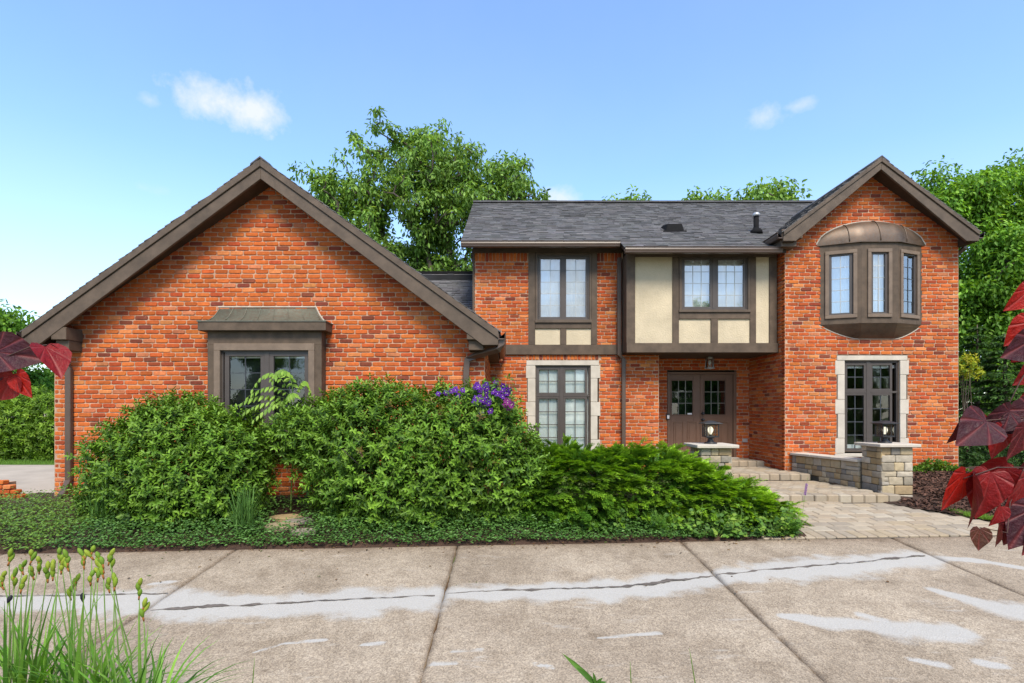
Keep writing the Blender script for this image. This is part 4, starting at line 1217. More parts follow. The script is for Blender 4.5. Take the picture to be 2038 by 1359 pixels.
# hood
YH = 9.10; fH = Fr((0, YH, 0))
hx0, hx1 = U(393, YH), U(648.2, YH)
hz0, hz1 = V(657.3, YH), V(640, YH)
hd = MB(); hd.fbox(fH, hx0, hx1, -(YG-YH)-0.03, 0, hz0, hz1); hood = hd.build('hood_fascia', M['brown'], box_o, 0.005)
hd = MB(); hd.fbox(fH, hx0-0.012, hx1+0.012, -(YG-YH)-0.03, 0.012, hz1+0.001, hz1+0.018)
hd.build('drip_edge', M['copper_green'], hood)
tx0, tx1, tz = U(437.6, YG), U(627.8, YG), V(611, YG)
cr = MB(); NS = 10
def curve(t): return (t, (1-(1-t)**0.0) if False else t*t*0.55+t*0.45*t)  # concave rise
rows_ = []
for i in range(NS+1):
    t = i/NS
    rise = t**1.9
    x0_, x1_ = hx0+(tx0-hx0)*t**0.75, hx1+(tx1-hx1)*t**0.75
    y_ = YH-0.0+(YG+0.0-YH)*t**0.62*0.999
    rows_.append((x0_, x1_, y_, hz1+0.018+(tz-hz1-0.018)*rise))
for (x0_, x1_, y_, z_) in rows_:
    cr.v += [(x0_, YG+0.02, z_), (x0_, y_, z_), (x1_, y_, z_), (x1_, YG+0.02, z_)]
for i in range(NS):
    for k in range(3): cr.f.append((i*4+k, i*4+k+1, i*4+4+k+1, i*4+4+k))
cr.f.append((NS*4, NS*4+1, NS*4+2, NS*4+3))
hr = cr.build('copper_hood', M['copper_green'], hood, 0, True)
for s_ in range(8):
    q = s_/7
    sm = MB(); pts = []
    for (x0_, x1_, y_, z_) in rows_: pts.append((x0_+(x1_-x0_)*(0.005+0.99*q), y_-0.003, z_+0.004))
    sm.tube(pts, 0.007, 5); sm.build('seam', M['copper_green'], hood, 0, True)
fl = MB(); fl.tube([(tx0-0.02, YG-0.015, tz), (tx1+0.02, YG-0.015, tz)], 0.012, 5); fl.tube([(tx1+0.01, YG-0.012, tz)]+[(r_[1]+0.015, YG-0.012, r_[3]) for r_ in rows_[::-1]], 0.012, 5)
fl.build('flashing', M['lime'], hood)

GLASS[0] = 'glass_up'
# ---- oriel bay window on the wing
YBF = 11.42; zbt, zbb = V(489, YR), V(647, YR)
bc = (BAYL+BAYR)/2; fx0, fx1 = 7.45, 8.21
P0, P1, P2, P3 = (BAYL, YR), (fx0, YBF), (fx1, YBF), (BAYR, YR)
bay_m = MB()
def bay_frame(A, Bp):
    ang = math.atan2(Bp[1]-A[1], Bp[0]-A[0])
    return Fr((A[0], A[1], 0), ang), math.hypot(Bp[0]-A[0], Bp[1]-A[1])
panels = []
for A, Bp, glass_px in ((P0, P1, None), (P1, P2, None), (P2, P3, None)):
    fr, Lp = bay_frame(A, Bp); panels.append((fr, Lp))
gv0, gv1 = V(627, 11.5), V(502, 11.5)
op = []
for k, (fr, Lp) in enumerate(panels):
    m0, m1 = ((0.19, 0.15), (0.20, 0.20), (0.15, 0.19))[k]
    a, b = m0, Lp-m1
    op.append((a, b))
    c, d = gv0, gv1
    bay_m.fbox(fr, 0, a, -0.09, 0, zbb, zbt); bay_m.fbox(fr, b, Lp, -0.09, 0, zbb, zbt)
    bay_m.fbox(fr, a, b, -0.09, 0, zbb, c); bay_m.fbox(fr, a, b, -0.09, 0, d, zbt)
bay = bay_m.build('bay_window', M['brown'], house, 0.003)
for k, (fr, Lp) in enumerate(panels):
    a, b = op[k]; c, d = gv0, gv1
    cas = MB(); cas.ring(fr, a-0.075, b+0.075, c-0.06, d+0.05, 0.075, -0.01, 0.03); cas.build('casing', M['brown_pale'], bay, 0.006)
    fm, gm = MB(), MB()
    sash(fr, bay, fm, gm, a, b, c, d, -0.035, 0.055, 2, 5, 0.011)
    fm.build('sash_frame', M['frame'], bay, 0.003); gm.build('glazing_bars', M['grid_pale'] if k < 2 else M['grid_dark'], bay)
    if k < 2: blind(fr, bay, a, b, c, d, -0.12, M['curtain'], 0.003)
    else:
        blind(fr, bay, a, b, d-0.07, d, -0.12, M['curtain'], 0); q = MB(); q.fbox(fr, a-0.05, b+0.05, -0.3, -0.28, c, d); q.build('dark_room_panel', M['dark'], bay)  # strip of curtain on top; dark panel stands for the room's shade
# apron below: copper, tapering into the wall
ap = MB()
zb2 = V(674, YR)
top = [P0, P1, P2, P3]
lowp = [(U(1700, YR), YR-0.01), (U(1712, YR), YR-0.03), (U(1775, YR), YR-0.03), (U(1786, YR), YR-0.01)]
nst = 6
for i in range(nst+1):
    t = i/nst; tt = math.sin(t*PI/2)
    for (A, Bq) in zip(top, lowp):
        q = 1-math.cos(t*PI/2)
        ap.v.append((A[0]+(Bq[0]-A[0])*(0.85*t+0.15*q), A[1]+(Bq[1]-A[1])*t, zbb-0.001+(zb2-zbb)*(0.55*t+0.45*tt)))
for i in range(nst):
    for k in range(3): ap.f.append((i*4+k+4, i*4+k+5, i*4+k+1, i*4+k))
ap.build('copper_apron', M['copper_brown'], bay)
fl = MB(); fl.tube([ap.v[i*4] for i in range(nst+1)]+[ap.v[i*4+3] for i in range(nst, -1, -1)], 0.012, 5); fl.build('flashing', M['lime'], bay)
# dome roof
dm = MB()
ov = 0.045
base = [(BAYL-0.06, YR), (fx0-0.03, YBF-ov), (fx1+0.03, YBF-ov), (BAYR+0.06, YR)]
def poly_at(t):
    """point along the eave polyline, t 0..3"""
    k = min(2, int(t)); q = t-k
    return (base[k][0]+(base[k+1][0]-base[k][0])*q, base[k][1]+(base[k+1][1]-base[k][1])*q)
zbt2 = zbt+0.0; dh = V(443, YR)-zbt
NA, NR = 24, 10
grid = []
for i in range(NA+1):
    bxp = poly_at(3*i/NA)
    rel = (bxp[0]-bc)/((BAYR-BAYL)/2+0.06)
    wx = bc+(bxp[0]-bc)
    zw = zbt+dh*max(0, 1-rel*rel)**0.62       # height of the arch on the wall above this point
    row = []
    for j in range(NR+1):
        t = j/NR
        yy = bxp[1]+(YR-0.004-bxp[1])*(1-math.cos(t*PI/2))
        zz = zbt+0.012+(zw-zbt)*math.sin(t*PI/2)
        row.append((wx+(bc-bxp[0])*0.0, yy, zz))
    grid.append(row)
for row in grid: dm.v += row
for i in range(NA):
    for j in range(NR):
        a = i*(NR+1)+j
        dm.f.append((a, a+NR+1, a+NR+2, a+1))
dome = dm.build('copper_dome', M['copper_brown'], bay, 0, True)
ee = MB()
for A, Bq in zip(base[:-1], base[1:]):
    fr, Lp = bay_frame(A, Bq); ee.fbox(fr, 0, Lp, -0.12, 0.0, zbt-0.012, zbt+0.013)
ee.build('dome_edge', M['copper_brown'], bay)
for i in (6, 12, 18):
    sm = MB(); sm.tube([(p[0], p[1]-0.004, p[2]+0.006) for p in grid[i]], 0.011, 5); sm.build('seam', M['copper_brown'], dome, 0, True)
fl = MB(); fl.tube([(r_[-1][0], YR-0.012, r_[-1][2]+0.01) for r_ in grid], 0.013, 5); fl.build('flashing', M['lime'], bay)

GLASS[0] = 'glass'
# ---- front doors
dz0, dz1 = 0.345, V(740, YD)
fr = fD
df = MB()
for (a, b) in ((DXL, DXL+0.055), (DXR-0.075, DXR)): df.fbox(fr, a, b, -0.1, 0.03, dz0, dz1)
df.fbox(fr, DXL+0.055, DXR-0.075, -0.1, 0.03, dz1-0.06, dz1)
df.build('door_frame', M['door'], house, 0.005)
th = MB(); th.fbox(fr, DXL-0.03, DXR+0.03, -0.1, 0.12, 0.315, dz0-0.001); th.build('threshold', M['lime'], house, 0.005)
mid = (DXL+0.055+DXR-0.075)/2
def door_leaf(a, b, glz):
    mb = MB(); c, d = dz0+0.005, dz1-0.062
    ga, gb, gc, gd = glz
    f0, f1 = -0.055, -0.012
    mb.fbox(fr, a, ga, f0, f1, c, d); mb.fbox(fr, gb, b, f0, f1, c, d); mb.fbox(fr, ga, gb, f0, f1, gd, d); mb.fbox(fr, ga, gb, f0, f1, c, gc)
    leaf = mb.build('door', M['door'], house, 0.003)
    # raised panels: moulding ring with a proud field
    for (pa, pb) in ((a+0.10, (a+b)/2-0.045), ((a+b)/2+0.045, b-0.10)):
        pm = MB(); pm.ring(fr, pa, pb, c+0.16, gc-0.16, 0.022, f1-0.01, f1+0.012); pm.fbox(fr, pa+0.05, pb-0.05, f1-0.01, f1+0.009, c+0.21, gc-0.21)
        pm.build('raised_panel', M['door'], leaf, 0.006)
    fm, gm = MB(), MB(); sash(fr, leaf, fm, gm, ga, gb, gc, gd, -0.03, 0.022, 3, 3, 0.014)
    fm.build('lite_frame', M['door'], leaf, 0.003); gm.build('glazing_bars', M['grid_bar'], leaf)
    return leaf
M['grid_bar'] = simple('door_grid', (0.20, 0.20, 0.18), 0.5, 0.08, 8, 60, 0.0)
gl1 = mk(YD, 1335.5, 1380.5, 755.5, 826.5); gl2 = mk(YD, 1400.5, 1445.5, 755.5, 826.5)
d1_ = door_leaf(DXL+0.058, mid-0.004, gl1); d2_ = door_leaf(mid+0.004, DXR-0.078, gl2)
as_ = MB(); as_.fbox(fr, mid-0.025, mid+0.02, -0.02, 0.004, dz0+0.02, dz1-0.08); as_.build('astragal', M['door'], d1_, 0.004)
for py_ in (823, 835):
    kb = MB(); z_ = V(py_, YD); x_ = U(1398, YD)
    kb.tube([(x_, YD+0.01, z_), (x_, YD-0.03, z_), (x_, YD-0.035, z_), (x_, YD-0.06, z_), (x_, YD-0.085, z_), (x_, YD-0.09, z_)], [0.034, 0.034, 0.014, 0.016, 0.032, 0.02], 12)
    kb.build('door_knob', M['black'], d2_, 0, True)
st_ = MB(); q = mk(YD, 1368.5, 1377.5, 822, 825.6); st_.fbox(fr, q[0], q[1], -0.02, -0.0195+0.004, q[2], q[3]); st_.build('sticker', M['white'], d1_)
db = MB(); q = mk(YD, 1325.5, 1332, 823, 835); db.fbox(fr, *[q[0], q[1]], 0.0, 0.045, q[2], q[3]); dbo = db.build('doorbell', M['black'], house, 0.006)
db = MB(); q = mk(YD, 1326.6, 1331, 826, 833); db.fbox(fr, q[0], q[1], 0.046, 0.049, q[2], q[3]); db.build('doorbell_face', M['white'], dbo)
ol = MB(); q = mk(YD, 1477, 1487, 873, 880); ol.fbox(fr, q[0], q[1], 0.0, 0.03, q[2], q[3]); ol.build('outlet_cover', M['galv'], house, 0.004)
# pipe stub on the brick
ol = MB(); ol.tube([(U(1308, YM), YM+0.02, V(892, YM)), (U(1308, YM), YM-0.03, V(892, YM))], 0.03, 10); ol.build('wall_outlet', M['lime'], house, 0.004)

# ------------------------------------------------------------------ lamps
def bulb_prof(): return [(0.008, 0), (0.014, 0.02), (0.03, 0.05), (0.034, 0.075), (0.026, 0.1), (0.008, 0.113)]
def pier_lamp(x, y, z, label, s=1.0):
    p = empty('pier_lantern', (x, y, z), label, 'lantern', 'black lanterns on the stone pillars')
    b = MB(); b.lathe((x, y, z), [(0.105*s, 0), (0.105*s, 0.018), (0.06*s, 0.03), (0.045*s, 0.06), (0.04*s, 0.085), (0.075*s, 0.10), (0.08*s, 0.112)], 18); b.build('base', M['black'], p, 0, True)
    w = 0.105*s; z0, z1 = z+0.11, z+0.33*s
    c = MB()
    c.box(x-w, x+w, y-w, y+w, z0, z0+0.02); c.box(x-w, x+w, y-w, y+w, z1-0.016, z1)
    for sx in (-1, 1):
        for sy in (-1, 1):
            c.box(x+sx*(w-0.008)-0.008, x+sx*(w-0.008)+0.008, y+sy*(w-0.008)-0.008, y+sy*(w-0.008)+0.008, z0+0.02, z1-0.016)
    for k in (-1, 1):
        c.box(x+k*0.045-0.005, x+k*0.045+0.005, y-w+0.001, y-w+0.012, z0+0.02, z1-0.016); c.box(x+k*(w-0.012)-0.006*0, x+k*(w-0.001), y-0.005, y+0.005, z0+0.02, z1-0.016)
    c.build('cage', M['black'], p, 0.003)
    for (a, b_, c_, d_) in ((x-w+.02, x+w-.02, y-w+.016, y-w+.018), (x-w+.02, x+w-.02, y+w-.018, y+w-.016), (x-w+.016, x-w+.018, y-w+.02, y+w-.02), (x+w-.018, x+w-.016, y-w+.02, y+w-.02)):
        g_ = MB(); g_.box(a, b_, c_, d_, z0+0.02, z1-0.016); g_.build('pane', M['glass_soft'], p)
    r = MB(); e = w+0.045
    r.add([(x-e, y-e, z1), (x+e, y-e, z1), (x+e, y+e, z1), (x-e, y+e, z1), (x-e, y-e, z1+.012), (x+e, y-e, z1+.012), (x+e, y+e, z1+.012), (x-e, y+e, z1+.012), (x-.03, y-.03, z1+.055), (x+.03, y-.03, z1+.055), (x+.03, y+.03, z1+.055), (x-.03, y+.03, z1+.055)],
          [(3, 2, 1, 0), (0, 1, 5, 4), (1, 2, 6, 5), (2, 3, 7, 6), (3, 0, 4, 7), (4, 5, 9, 8), (5, 6, 10, 9), (6, 7, 11, 10), (7, 4, 8, 11), (8, 9, 10, 11)])
    r.build('lamp_roof', M['black'], p, 0.003)
    bl = MB(); bl.lathe((x, y, z0+0.03), [(r_*1.35, zz*1.3) for r_, zz in bulb_prof()], 14); bl.build('bulb', M['bulb'], p, 0, True)
    so = MB(); so.lathe((x, y, z0+0.015), [(0.02, 0), (0.02, 0.03)], 10); so.build('socket', M['black'], p)
pier_lamp(3.19+0.255, 8.9+0.255, 0.9215, 'black pier lantern in front of the double door, on the pillar behind the yew')
pier_lamp(6.52+0.24, 9.45+0.27, 0.9015, 'black pier lantern before the stone framed window, on the end pillar of the low wall', 1.04)
# porch ceiling lamp
px_, py_ = U(1412.5, 12.9), 12.9; zc = zb0+0.004
p = empty('ceiling_lantern', (px_, py_, zc-0.27), 'small glass and metal lantern hanging from the porch ceiling above the door', 'lantern')
c = MB(); c.lathe((px_, py_, zc), [(0.07, -0.05), (0.075, -0.045), (0.075, 0)], 18); c.build('canopy', M['galv'], p, 0, True)
c = MB(); c.lathe((px_, py_, zc), [(0.11, -0.285), (0.117, -0.28), (0.117, -0.265), (0.105, -0.26)], 18); c.build('ring', M['galv'], p)
c = MB(); c.lathe((px_, py_, zc), [(0.105, -0.26), (0.085, -0.055), (0.083, -0.055), (0.103, -0.26)], 18); c.build('glass_shade', M['glass_soft'], p, 0, True)
for k in range(6):
    a = k*PI/3; c = MB(); c.tube([(px_+0.108*math.cos(a), py_+0.108*math.sin(a), zc-0.262), (px_+0.087*math.cos(a), py_+0.087*math.sin(a), zc-0.052)], 0.005, 5); c.build('rib', M['galv'], p)
c = MB(); c.lathe((px_, py_, zc-0.2), bulb_prof(), 12); c.build('bulb', M['white'], p, 0, True)

# ------------------------------------------------------------------ vegetation helpers
def unit(a): return a/np.maximum(np.linalg.norm(a, axis=-1, keepdims=True), 1e-9)
def leaf_arrays(P, D, Nn, Ln, Wd, tint, fold=0.18, droop=0.12):
    """six-point leaves: two quads each, folded on the midrib"""
    D = unit(D); S = unit(np.cross(D, Nn)); Nn = np.cross(S, D)
    L_, W_ = Ln[:, None], Wd[:, None]
    b = P; tip = P+D*L_-Nn*L_*droop
    up = Nn*W_*fold
    l1 = P+D*L_*.32+S*W_*.5+up; l2 = P+D*L_*.68+S*W_*.40+up-Nn*L_*droop*.4
    r1 = P+D*L_*.32-S*W_*.5+up; r2 = P+D*L_*.68-S*W_*.40+up-Nn*L_*droop*.4
    vs = np.stack([b, l1, l2, tip, r2, r1], 1).reshape(-1, 3)
    n = len(P); i = np.arange(n)*6
    fs = np.stack([np.stack([i, i+3, i+2, i+1], 1), np.stack([i, i+5, i+4, i+3], 1)], 1).reshape(-1, 4)
    return vs, fs, np.repeat(tint, 2, axis=0)
def tri_leaf_arrays(P, D, Nn, Ln, Wd, tint, fold=0.2):
    """four-point leaves: one folded quad (two triangles), for small or far foliage"""
    D = unit(D); S = unit(np.cross(D, Nn)); Nn = np.cross(S, D)
    L_, W_ = Ln[:, None], Wd[:, None]
    vs = np.stack([P, P+D*L_*.45+S*W_*.5+Nn*W_*fold, P+D*L_, P+D*L_*.45-S*W_*.5+Nn*W_*fold], 1).reshape(-1, 3)
    n = len(P); i = np.arange(n)*4
    fs = np.stack([np.stack([i, i+2, i+1], 1), np.stack([i, i+3, i+2], 1)], 1).reshape(-1, 3)
    return vs, fs, np.repeat(tint, 2, axis=0)
def tints(n, cols, wts=None, jit=0.18):
    cols = np.array(cols); k = rng.choice(len(cols), n, p=None if wts is None else np.array(wts)/sum(wts))
    return np.clip(cols[k]*rng.uniform(1-jit, 1+jit, (n, 1)), 0, 1)
def lump(P, f, s=0.0):
    return np.array([mnoise.noise((p[0]*f+s, p[1]*f+s*.7, p[2]*f-s)) for p in P])

def lobe_points(lobes, dens, depth=(0.82, 1.03), lumpf=2.2, lumpa=0.16, zmin=None, seed=0, inside=0.90):
    """points over the outside of a union of ellipsoids with a lumpy surface, plus outward normals"""
    PP, NN = [], []
    for k, (c, r) in enumerate(lobes):
        c, r = np.array(c), np.array(r)
        area = 4*PI*((r[0]*r[1])**1.6/3+(r[0]*r[2])**1.6/3+(r[1]*r[2])**1.6/3)**(1/1.6)
        n = int(area*dens)
        d = unit(rng.normal(size=(n, 3)))
        s = rng.uniform(depth[0]**2, depth[1]**2, n)**0.5
        p = c+d*r
        s = s*(1+lumpa*lump(p, lumpf, seed+k)*1.6)
        p = c+d*r*s[:, None]
        nn = unit(d/r)
        keep = np.ones(n, bool)
        for j, (c2, r2) in enumerate(lobes):
            if j != k: keep &= (((p-np.array(c2))/np.array(r2))**2).sum(1) > inside**2
        if zmin is not None: keep &= p[:, 2] > zmin
        PP.append(p[keep]); NN.append(nn[keep])
    return np.vstack(PP), np.vstack(NN)

def shoots(P, A, per, ln, lw, sl, cols, wts, spread=0.85, tipcol=None, jit=0.2):
    """leafy shoots: per leaves round an axis A at each P"""
    n = len(P); A = unit(A)
    ref = unit(rng.normal(size=(n, 3))); X = unit(np.cross(A, ref)); Yv = np.cross(A, X)
    Q, D, Nn, Ls, Ws, T = [], [], [], [], [], []
    base = tints(n, cols, wts, jit*1.5)
    for k in range(per):
        t = (k+0.5)/per
        a = k*2.4+rng.uniform(-.4, .4, n)
        rad = X*np.cos(a)[:, None]+Yv*np.sin(a)[:, None]
        q = P+A*(sl*t)[:, None] if isinstance(sl, np.ndarray) else P+A*sl*t
        d = A*(0.25+0.75*t)*(1-spread*0.4)+rad*spread*(1.1-0.55*t)
        d[:, 2] -= 0.08
        Q.append(q); D.append(d); Nn.append(unit(A+rad*-0.3+np.array([0, 0, .35])))
        Ls.append(rng.uniform(.6, 1.3, n)*ln*(1.05-.3*t)); Ws.append(rng.uniform(.8, 1.15, n)*lw*(1.05-.25*t))
        tc = base*rng.uniform(.85, 1.15, (n, 1))
        if tipcol is not None: tc = tc*(1-t**2*.55)+np.array(tipcol)*t**2*.55
        T.append(tc)
    return [np.concatenate(x) for x in (Q, D, Nn, Ls, Ws, T)]

def branches(name, root, targets, mat, parent, r0=0.03, r1=0.006, n=5, sag=0.0):
    mb = MB()
    for t in targets:
        a, b = Vector(root), Vector(t)
        m = a.lerp(b, .45)+Vector((random.uniform(-.08, .08), random.uniform(-.08, .08), random.uniform(.02, .12)))
        mb.tube([a, a.lerp(m, .5), m, m.lerp(b, .5)+Vector((0, 0, .02)), b], [r0, r0*.85, r0*.6, r0*.4, r1], n)
    return mb.build(name, mat, parent, 0, True)

def shrub(name, loc, lobes, label, cat, dens, per, ln, lw, sl, cols, wts, zmin=-9, tipcol=None, mat='leaf', up=0.35, lumpf=2.2, lumpa=.16, stem_n=14, spread=.85, group=None, inner=True, filt=None, depth=(0.82, 1.03)):
    o = empty(name, loc, label, cat, group)
    P, Nn = lobe_points(lobes, dens, depth=depth, zmin=zmin, lumpf=lumpf, lumpa=lumpa)
    if inner:
        for kk in (.80, .58):
            P2, N2 = lobe_points([(c, tuple(x*kk for x in r)) for c, r in lobes], dens*.6, depth=(.75, 1.0), zmin=zmin)
            P = np.vstack([P, P2]); Nn = np.vstack([Nn, N2])
    if filt is not None:
        k = filt(P); P, Nn = P[k], Nn[k]
    A = unit(Nn+rng.normal(0, .38, Nn.shape)+np.array([0, 0, up]))
    Q, D, N2, Ls, Ws, T = shoots(P, A, per, ln, lw, sl, cols, wts, spread, tipcol)
    vs, fs, tt = leaf_arrays(Q, D, N2, Ls, Ws, T)
    link_mesh('foliage', np_mesh('foliage', vs, fs, M[mat], tt), o)
    tg = P[rng.choice(len(P), min(stem_n, len(P)), replace=False)]
    branches('stems', (loc[0], loc[1], loc[2]-.05), [tuple(t) for t in tg], M['bark'], o, 0.022, .004)
    return o

# ---- trees: limbs grown towards leaf clusters
def make_tree(name, base, trunk_h, lobes, n_cl, per, ln, lw, cols, wts, label, r_cl=0.55, seed=1, droop=0.6, r_tr=0.22, inner=0.35, group=None, gaps=0.0, mat='leaf'):
    global rng
    keep_rng = rng; rng = np.random.default_rng(seed)
    rd = random.Random(seed)
    o = empty(name, base, label, 'tree', group)
    vol = np.array([r[0]*r[1]*r[2] for c, r in lobes]); w = vol/vol.sum()
    C = []
    while len(C) < n_cl:
        k = rng.choice(len(lobes), p=w); c, r = lobes[k]
        d = unit(rng.normal(size=3)); s = rng.uniform(inner**2, 1)**.5
        p = np.array(c)+d*np.array(r)*s
        if gaps and mnoise.noise((p[0]*.55+seed, p[1]*.55, p[2]*.55)) < -gaps: continue
        C.append(p)
    C = np.array(C)
    # skeleton: attach every cluster to the nearest lower node
    bx_, by_, bz_ = base
    nodes = [np.array([bx_+rd.uniform(-.05, .05)*i, by_+rd.uniform(-.05, .05)*i, bz_+trunk_h*i/5]) for i in range(6)]
    top = np.mean(C, axis=0); hi = C[:, 2].max()
    for i in range(1, 5): nodes.append(nodes[5]+(np.array([top[0], top[1], hi*.93])-nodes[5])*i/5+rng.normal(0, .12, 3))
    par = [None, 0, 1, 2, 3, 4, 5, 6, 7, 8]
    order = np.argsort(np.linalg.norm(C-nodes[6], axis=1))
    leafn = []
    for k in order:
        p = C[k]; nd = np.array(nodes)
        dist = np.linalg.norm(nd-p, axis=1)+np.maximum(0, nd[:, 2]-p[2]+.15)*2.5+np.where(np.arange(len(nd)) < 3, 50, 0)
        j = int(np.argmin(dist)); a = nodes[j]
        L_ = np.linalg.norm(p-a); mid = a+(p-a)*.5+rng.normal(0, .07, 3)*L_+np.array([0, 0, .08*L_])
        nodes.append(mid); par.append(j); nodes.append(p); par.append(len(nodes)-2); leafn.append(len(nodes)-1)
    cnt = np.zeros(len(nodes)); cnt[leafn] = 1
    for i in range(len(nodes)-1, 0, -1): cnt[par[i]] += cnt[i]
    rad = r_tr*(cnt/cnt[0])**.42*0.9+.006
    mb = MB()
    for i in range(1, len(nodes)): mb.tube([nodes[par[i]], nodes[i]], [min(rad[par[i]], rad[i]*1.5), rad[i]], 5 if rad[i] < .08 else 8, False)
    mb.build('trunk', M['bark'], o, 0, True)
    n = n_cl*per
    ci = np.repeat(np.arange(n_cl), per)
    rc = r_cl*rng.uniform(.6, 1.25, n_cl)
    g = rng.normal(size=(n, 3))
    g = g*np.minimum(1, 1.7/np.linalg.norm(g, axis=1, keepdims=True))*np.array([.55, .55, .45])
    P = C[ci]+g*rc[ci][:, None]
    D = unit(g+rng.normal(0, .5, (n, 3)))*(1-droop)+np.array([0, 0, -droop])+rng.normal(0, .3, (n, 3))
    Nn = unit(unit(g)*.6+np.array([0, 0, .9])+rng.normal(0, .35, (n, 3)))
    cb = rng.uniform(.8, 1.2, n_cl)
    T = tints(n, cols, wts)*cb[ci][:, None]
    vs, fs, tt = leaf_arrays(P, D, Nn, rng.uniform(.7, 1.25, n)*ln, rng.uniform(.8, 1.2, n)*lw, T)
    link_mesh('crown', np_mesh('crown', vs, fs, M[mat], tt), o)
    rng = keep_rng
    return o
def copy_tree(src, loc, rz, sc, label, group=None):
    r = src.copy(); COL.objects.link(r); r.location = loc; r.rotation_euler = (0, 0, rz); r.scale = (sc,)*3; r['label'] = label
    if group: r['group'] = group
    for ch in src.children:
        c = ch.copy(); COL.objects.link(c); c.parent = r
        c.matrix_parent_inverse = ch.matrix_parent_inverse.copy()
    return r

G1 = [(0.145, 0.27, 0.05), (0.185, 0.33, 0.065), (0.10, 0.20, 0.04), (0.25, 0.40, 0.10), (0.08, 0.155, 0.035)]
W1 = [30, 30, 18, 12, 10]
# big tree behind the house
yb = 22.0
TL = []
for (a, b, rx, rz_) in ((840, 330, 95, 100), (745, 330, 60, 90), (935, 340, 65, 70), (700, 385, 90, 70), (840, 440, 130, 90), (990, 385, 62, 65), (650, 395, 45, 40), (860, 520, 150, 60), (785, 272, 34, 26), (865, 262, 40, 26), (1045, 390, 28, 20), (735, 480, 70, 70), (1010, 320, 18, 20), (960, 440, 70, 60), (1005, 355, 55, 50), (1075, 393, 28, 14)):
    TL.append(((U(a, yb), yb+random.uniform(-1, 1), V(b, yb)), (rx*yb/F, 1.5+rx*yb/F*.35, rz_*yb/F)))
make_tree('shade_tree', (U(850, yb), yb, 0.1), 3.2, TL, 760, 48, .20, .08, G1, W1, 'tall leafy tree rising behind the low roof between the two brick gables', .40, 3, .5, .24, .12, gaps=.22)
# right: broad tree behind the wing, then darker evergreens
yb = 19.0
TL = [((U(a, yb), yb+random.uniform(-1, 1), V(b, yb)), (rx*yb/F, 1.6, rz_*yb/F)) for (a, b, rx, rz_) in ((1950, 430, 95, 85), (1870, 400, 60, 55), (2040, 400, 80, 75), (1980, 560, 100, 100), (2090, 560, 110, 130), (1930, 650, 80, 90), (2010, 345, 30, 20), (1960, 770, 90, 60), (2060, 760, 90, 70))]
G2 = [(0.14, 0.30, 0.035), (0.175, 0.35, 0.045), (0.095, 0.215, 0.03), (0.23, 0.40, 0.06)]
broad = make_tree('broad_tree', (U(1985, yb), yb, 0.1), 2.0, TL, 420, 180, .155, .075, G2, [30, 25, 20, 8], 'broad bright green tree behind the right gable end', .62, 5, .45, .22, .2)
G3 = [(0.040, 0.092, 0.024), (0.055, 0.12, 0.032), (0.03, 0.07, 0.02), (0.08, 0.16, 0.045)]
def conifer(name, x, y, zb, h, rad, label, seed, cols=G3, n_wh=17):
    r = np.random.default_rng(seed)
    o = empty(name, (x, y, zb), label, 'tree')
    mb = MB(); mb.tube([(x, y, zb-.1), (x, y, zb+h*.5), (x, y, zb+h)], [.11, .06, .01], 7)
    Q, D, Nn, T, Ls = [], [], [], [], []
    for w in range(n_wh):
        t = (w+.3)/n_wh; z = zb+.15+h*.96*t; R = rad*(1-t)**.85+.08
        nb = int(9+6*(1-t))
        for b in range(nb):
            a = r.uniform(0, 2*PI); Rb = R*r.uniform(.75, 1.1)
            d = np.array([math.cos(a), math.sin(a), 0]); side = np.array([-d[1], d[0], 0])
            mb.tube([(x, y, z), tuple(np.array([x, y, z])+d*Rb*.6+np.array([0, 0, .03])), tuple(np.array([x, y, z])+d*Rb-np.array([0, 0, .10*Rb]))], [.015, .01, .004], 4, False)
            m = int(26+70*Rb)
            s = r.uniform(.15, 1, m)**.7
            off = r.normal(0, .14, m)*(1.15-s)*Rb+r.normal(0, .03, m)
            P = np.array([x, y, z])+d*(Rb*s)[:, None]+side*off[:, None]+np.array([0, 0, 1])*(.03-.12*Rb*s**2+r.normal(0, .025, m))[:, None]
            Q.append(P); D.append(d*.75+side*(np.sign(off)*r.uniform(.2, .9, m))[:, None]+np.array([0, 0, 1])*r.normal(-.22, .15, m)[:, None])
            Nn.append(np.tile([0, 0, 1.], (m, 1))+r.normal(0, .25, (m, 3)))
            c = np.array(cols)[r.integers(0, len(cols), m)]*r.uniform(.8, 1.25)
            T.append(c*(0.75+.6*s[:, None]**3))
            Ls.append(r.uniform(.08, .15, m))
    Q, D, Nn, T, Ls = map(np.concatenate, (Q, D, Nn, T, Ls))
    vs, fs, tt = leaf_arrays(Q, D, Nn, Ls, Ls*.28, T, .05, .2)
    mb.build('trunk', M['bark'], o, 0, True)
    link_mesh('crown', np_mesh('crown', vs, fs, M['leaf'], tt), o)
    return o
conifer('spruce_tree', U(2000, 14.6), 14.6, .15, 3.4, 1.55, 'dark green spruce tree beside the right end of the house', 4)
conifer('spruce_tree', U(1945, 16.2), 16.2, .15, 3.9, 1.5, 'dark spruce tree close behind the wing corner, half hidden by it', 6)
shrub('golden_shrub', (U(1925, 13.9), 13.9, .2), [((U(1922, 13.9), 13.9, 2.65), (.24, .22, .22)), ((U(1935, 13.9), 13.9, 2.45), (.16, .16, .14))], 'small yellow green shrub tip against the dark spruce at the house corner', 'shrub', 70, 6, .085, .04, .10,
      [(0.30, 0.34, 0.03), (0.38, 0.38, 0.04), (0.20, 0.28, 0.03)], None, stem_n=6)
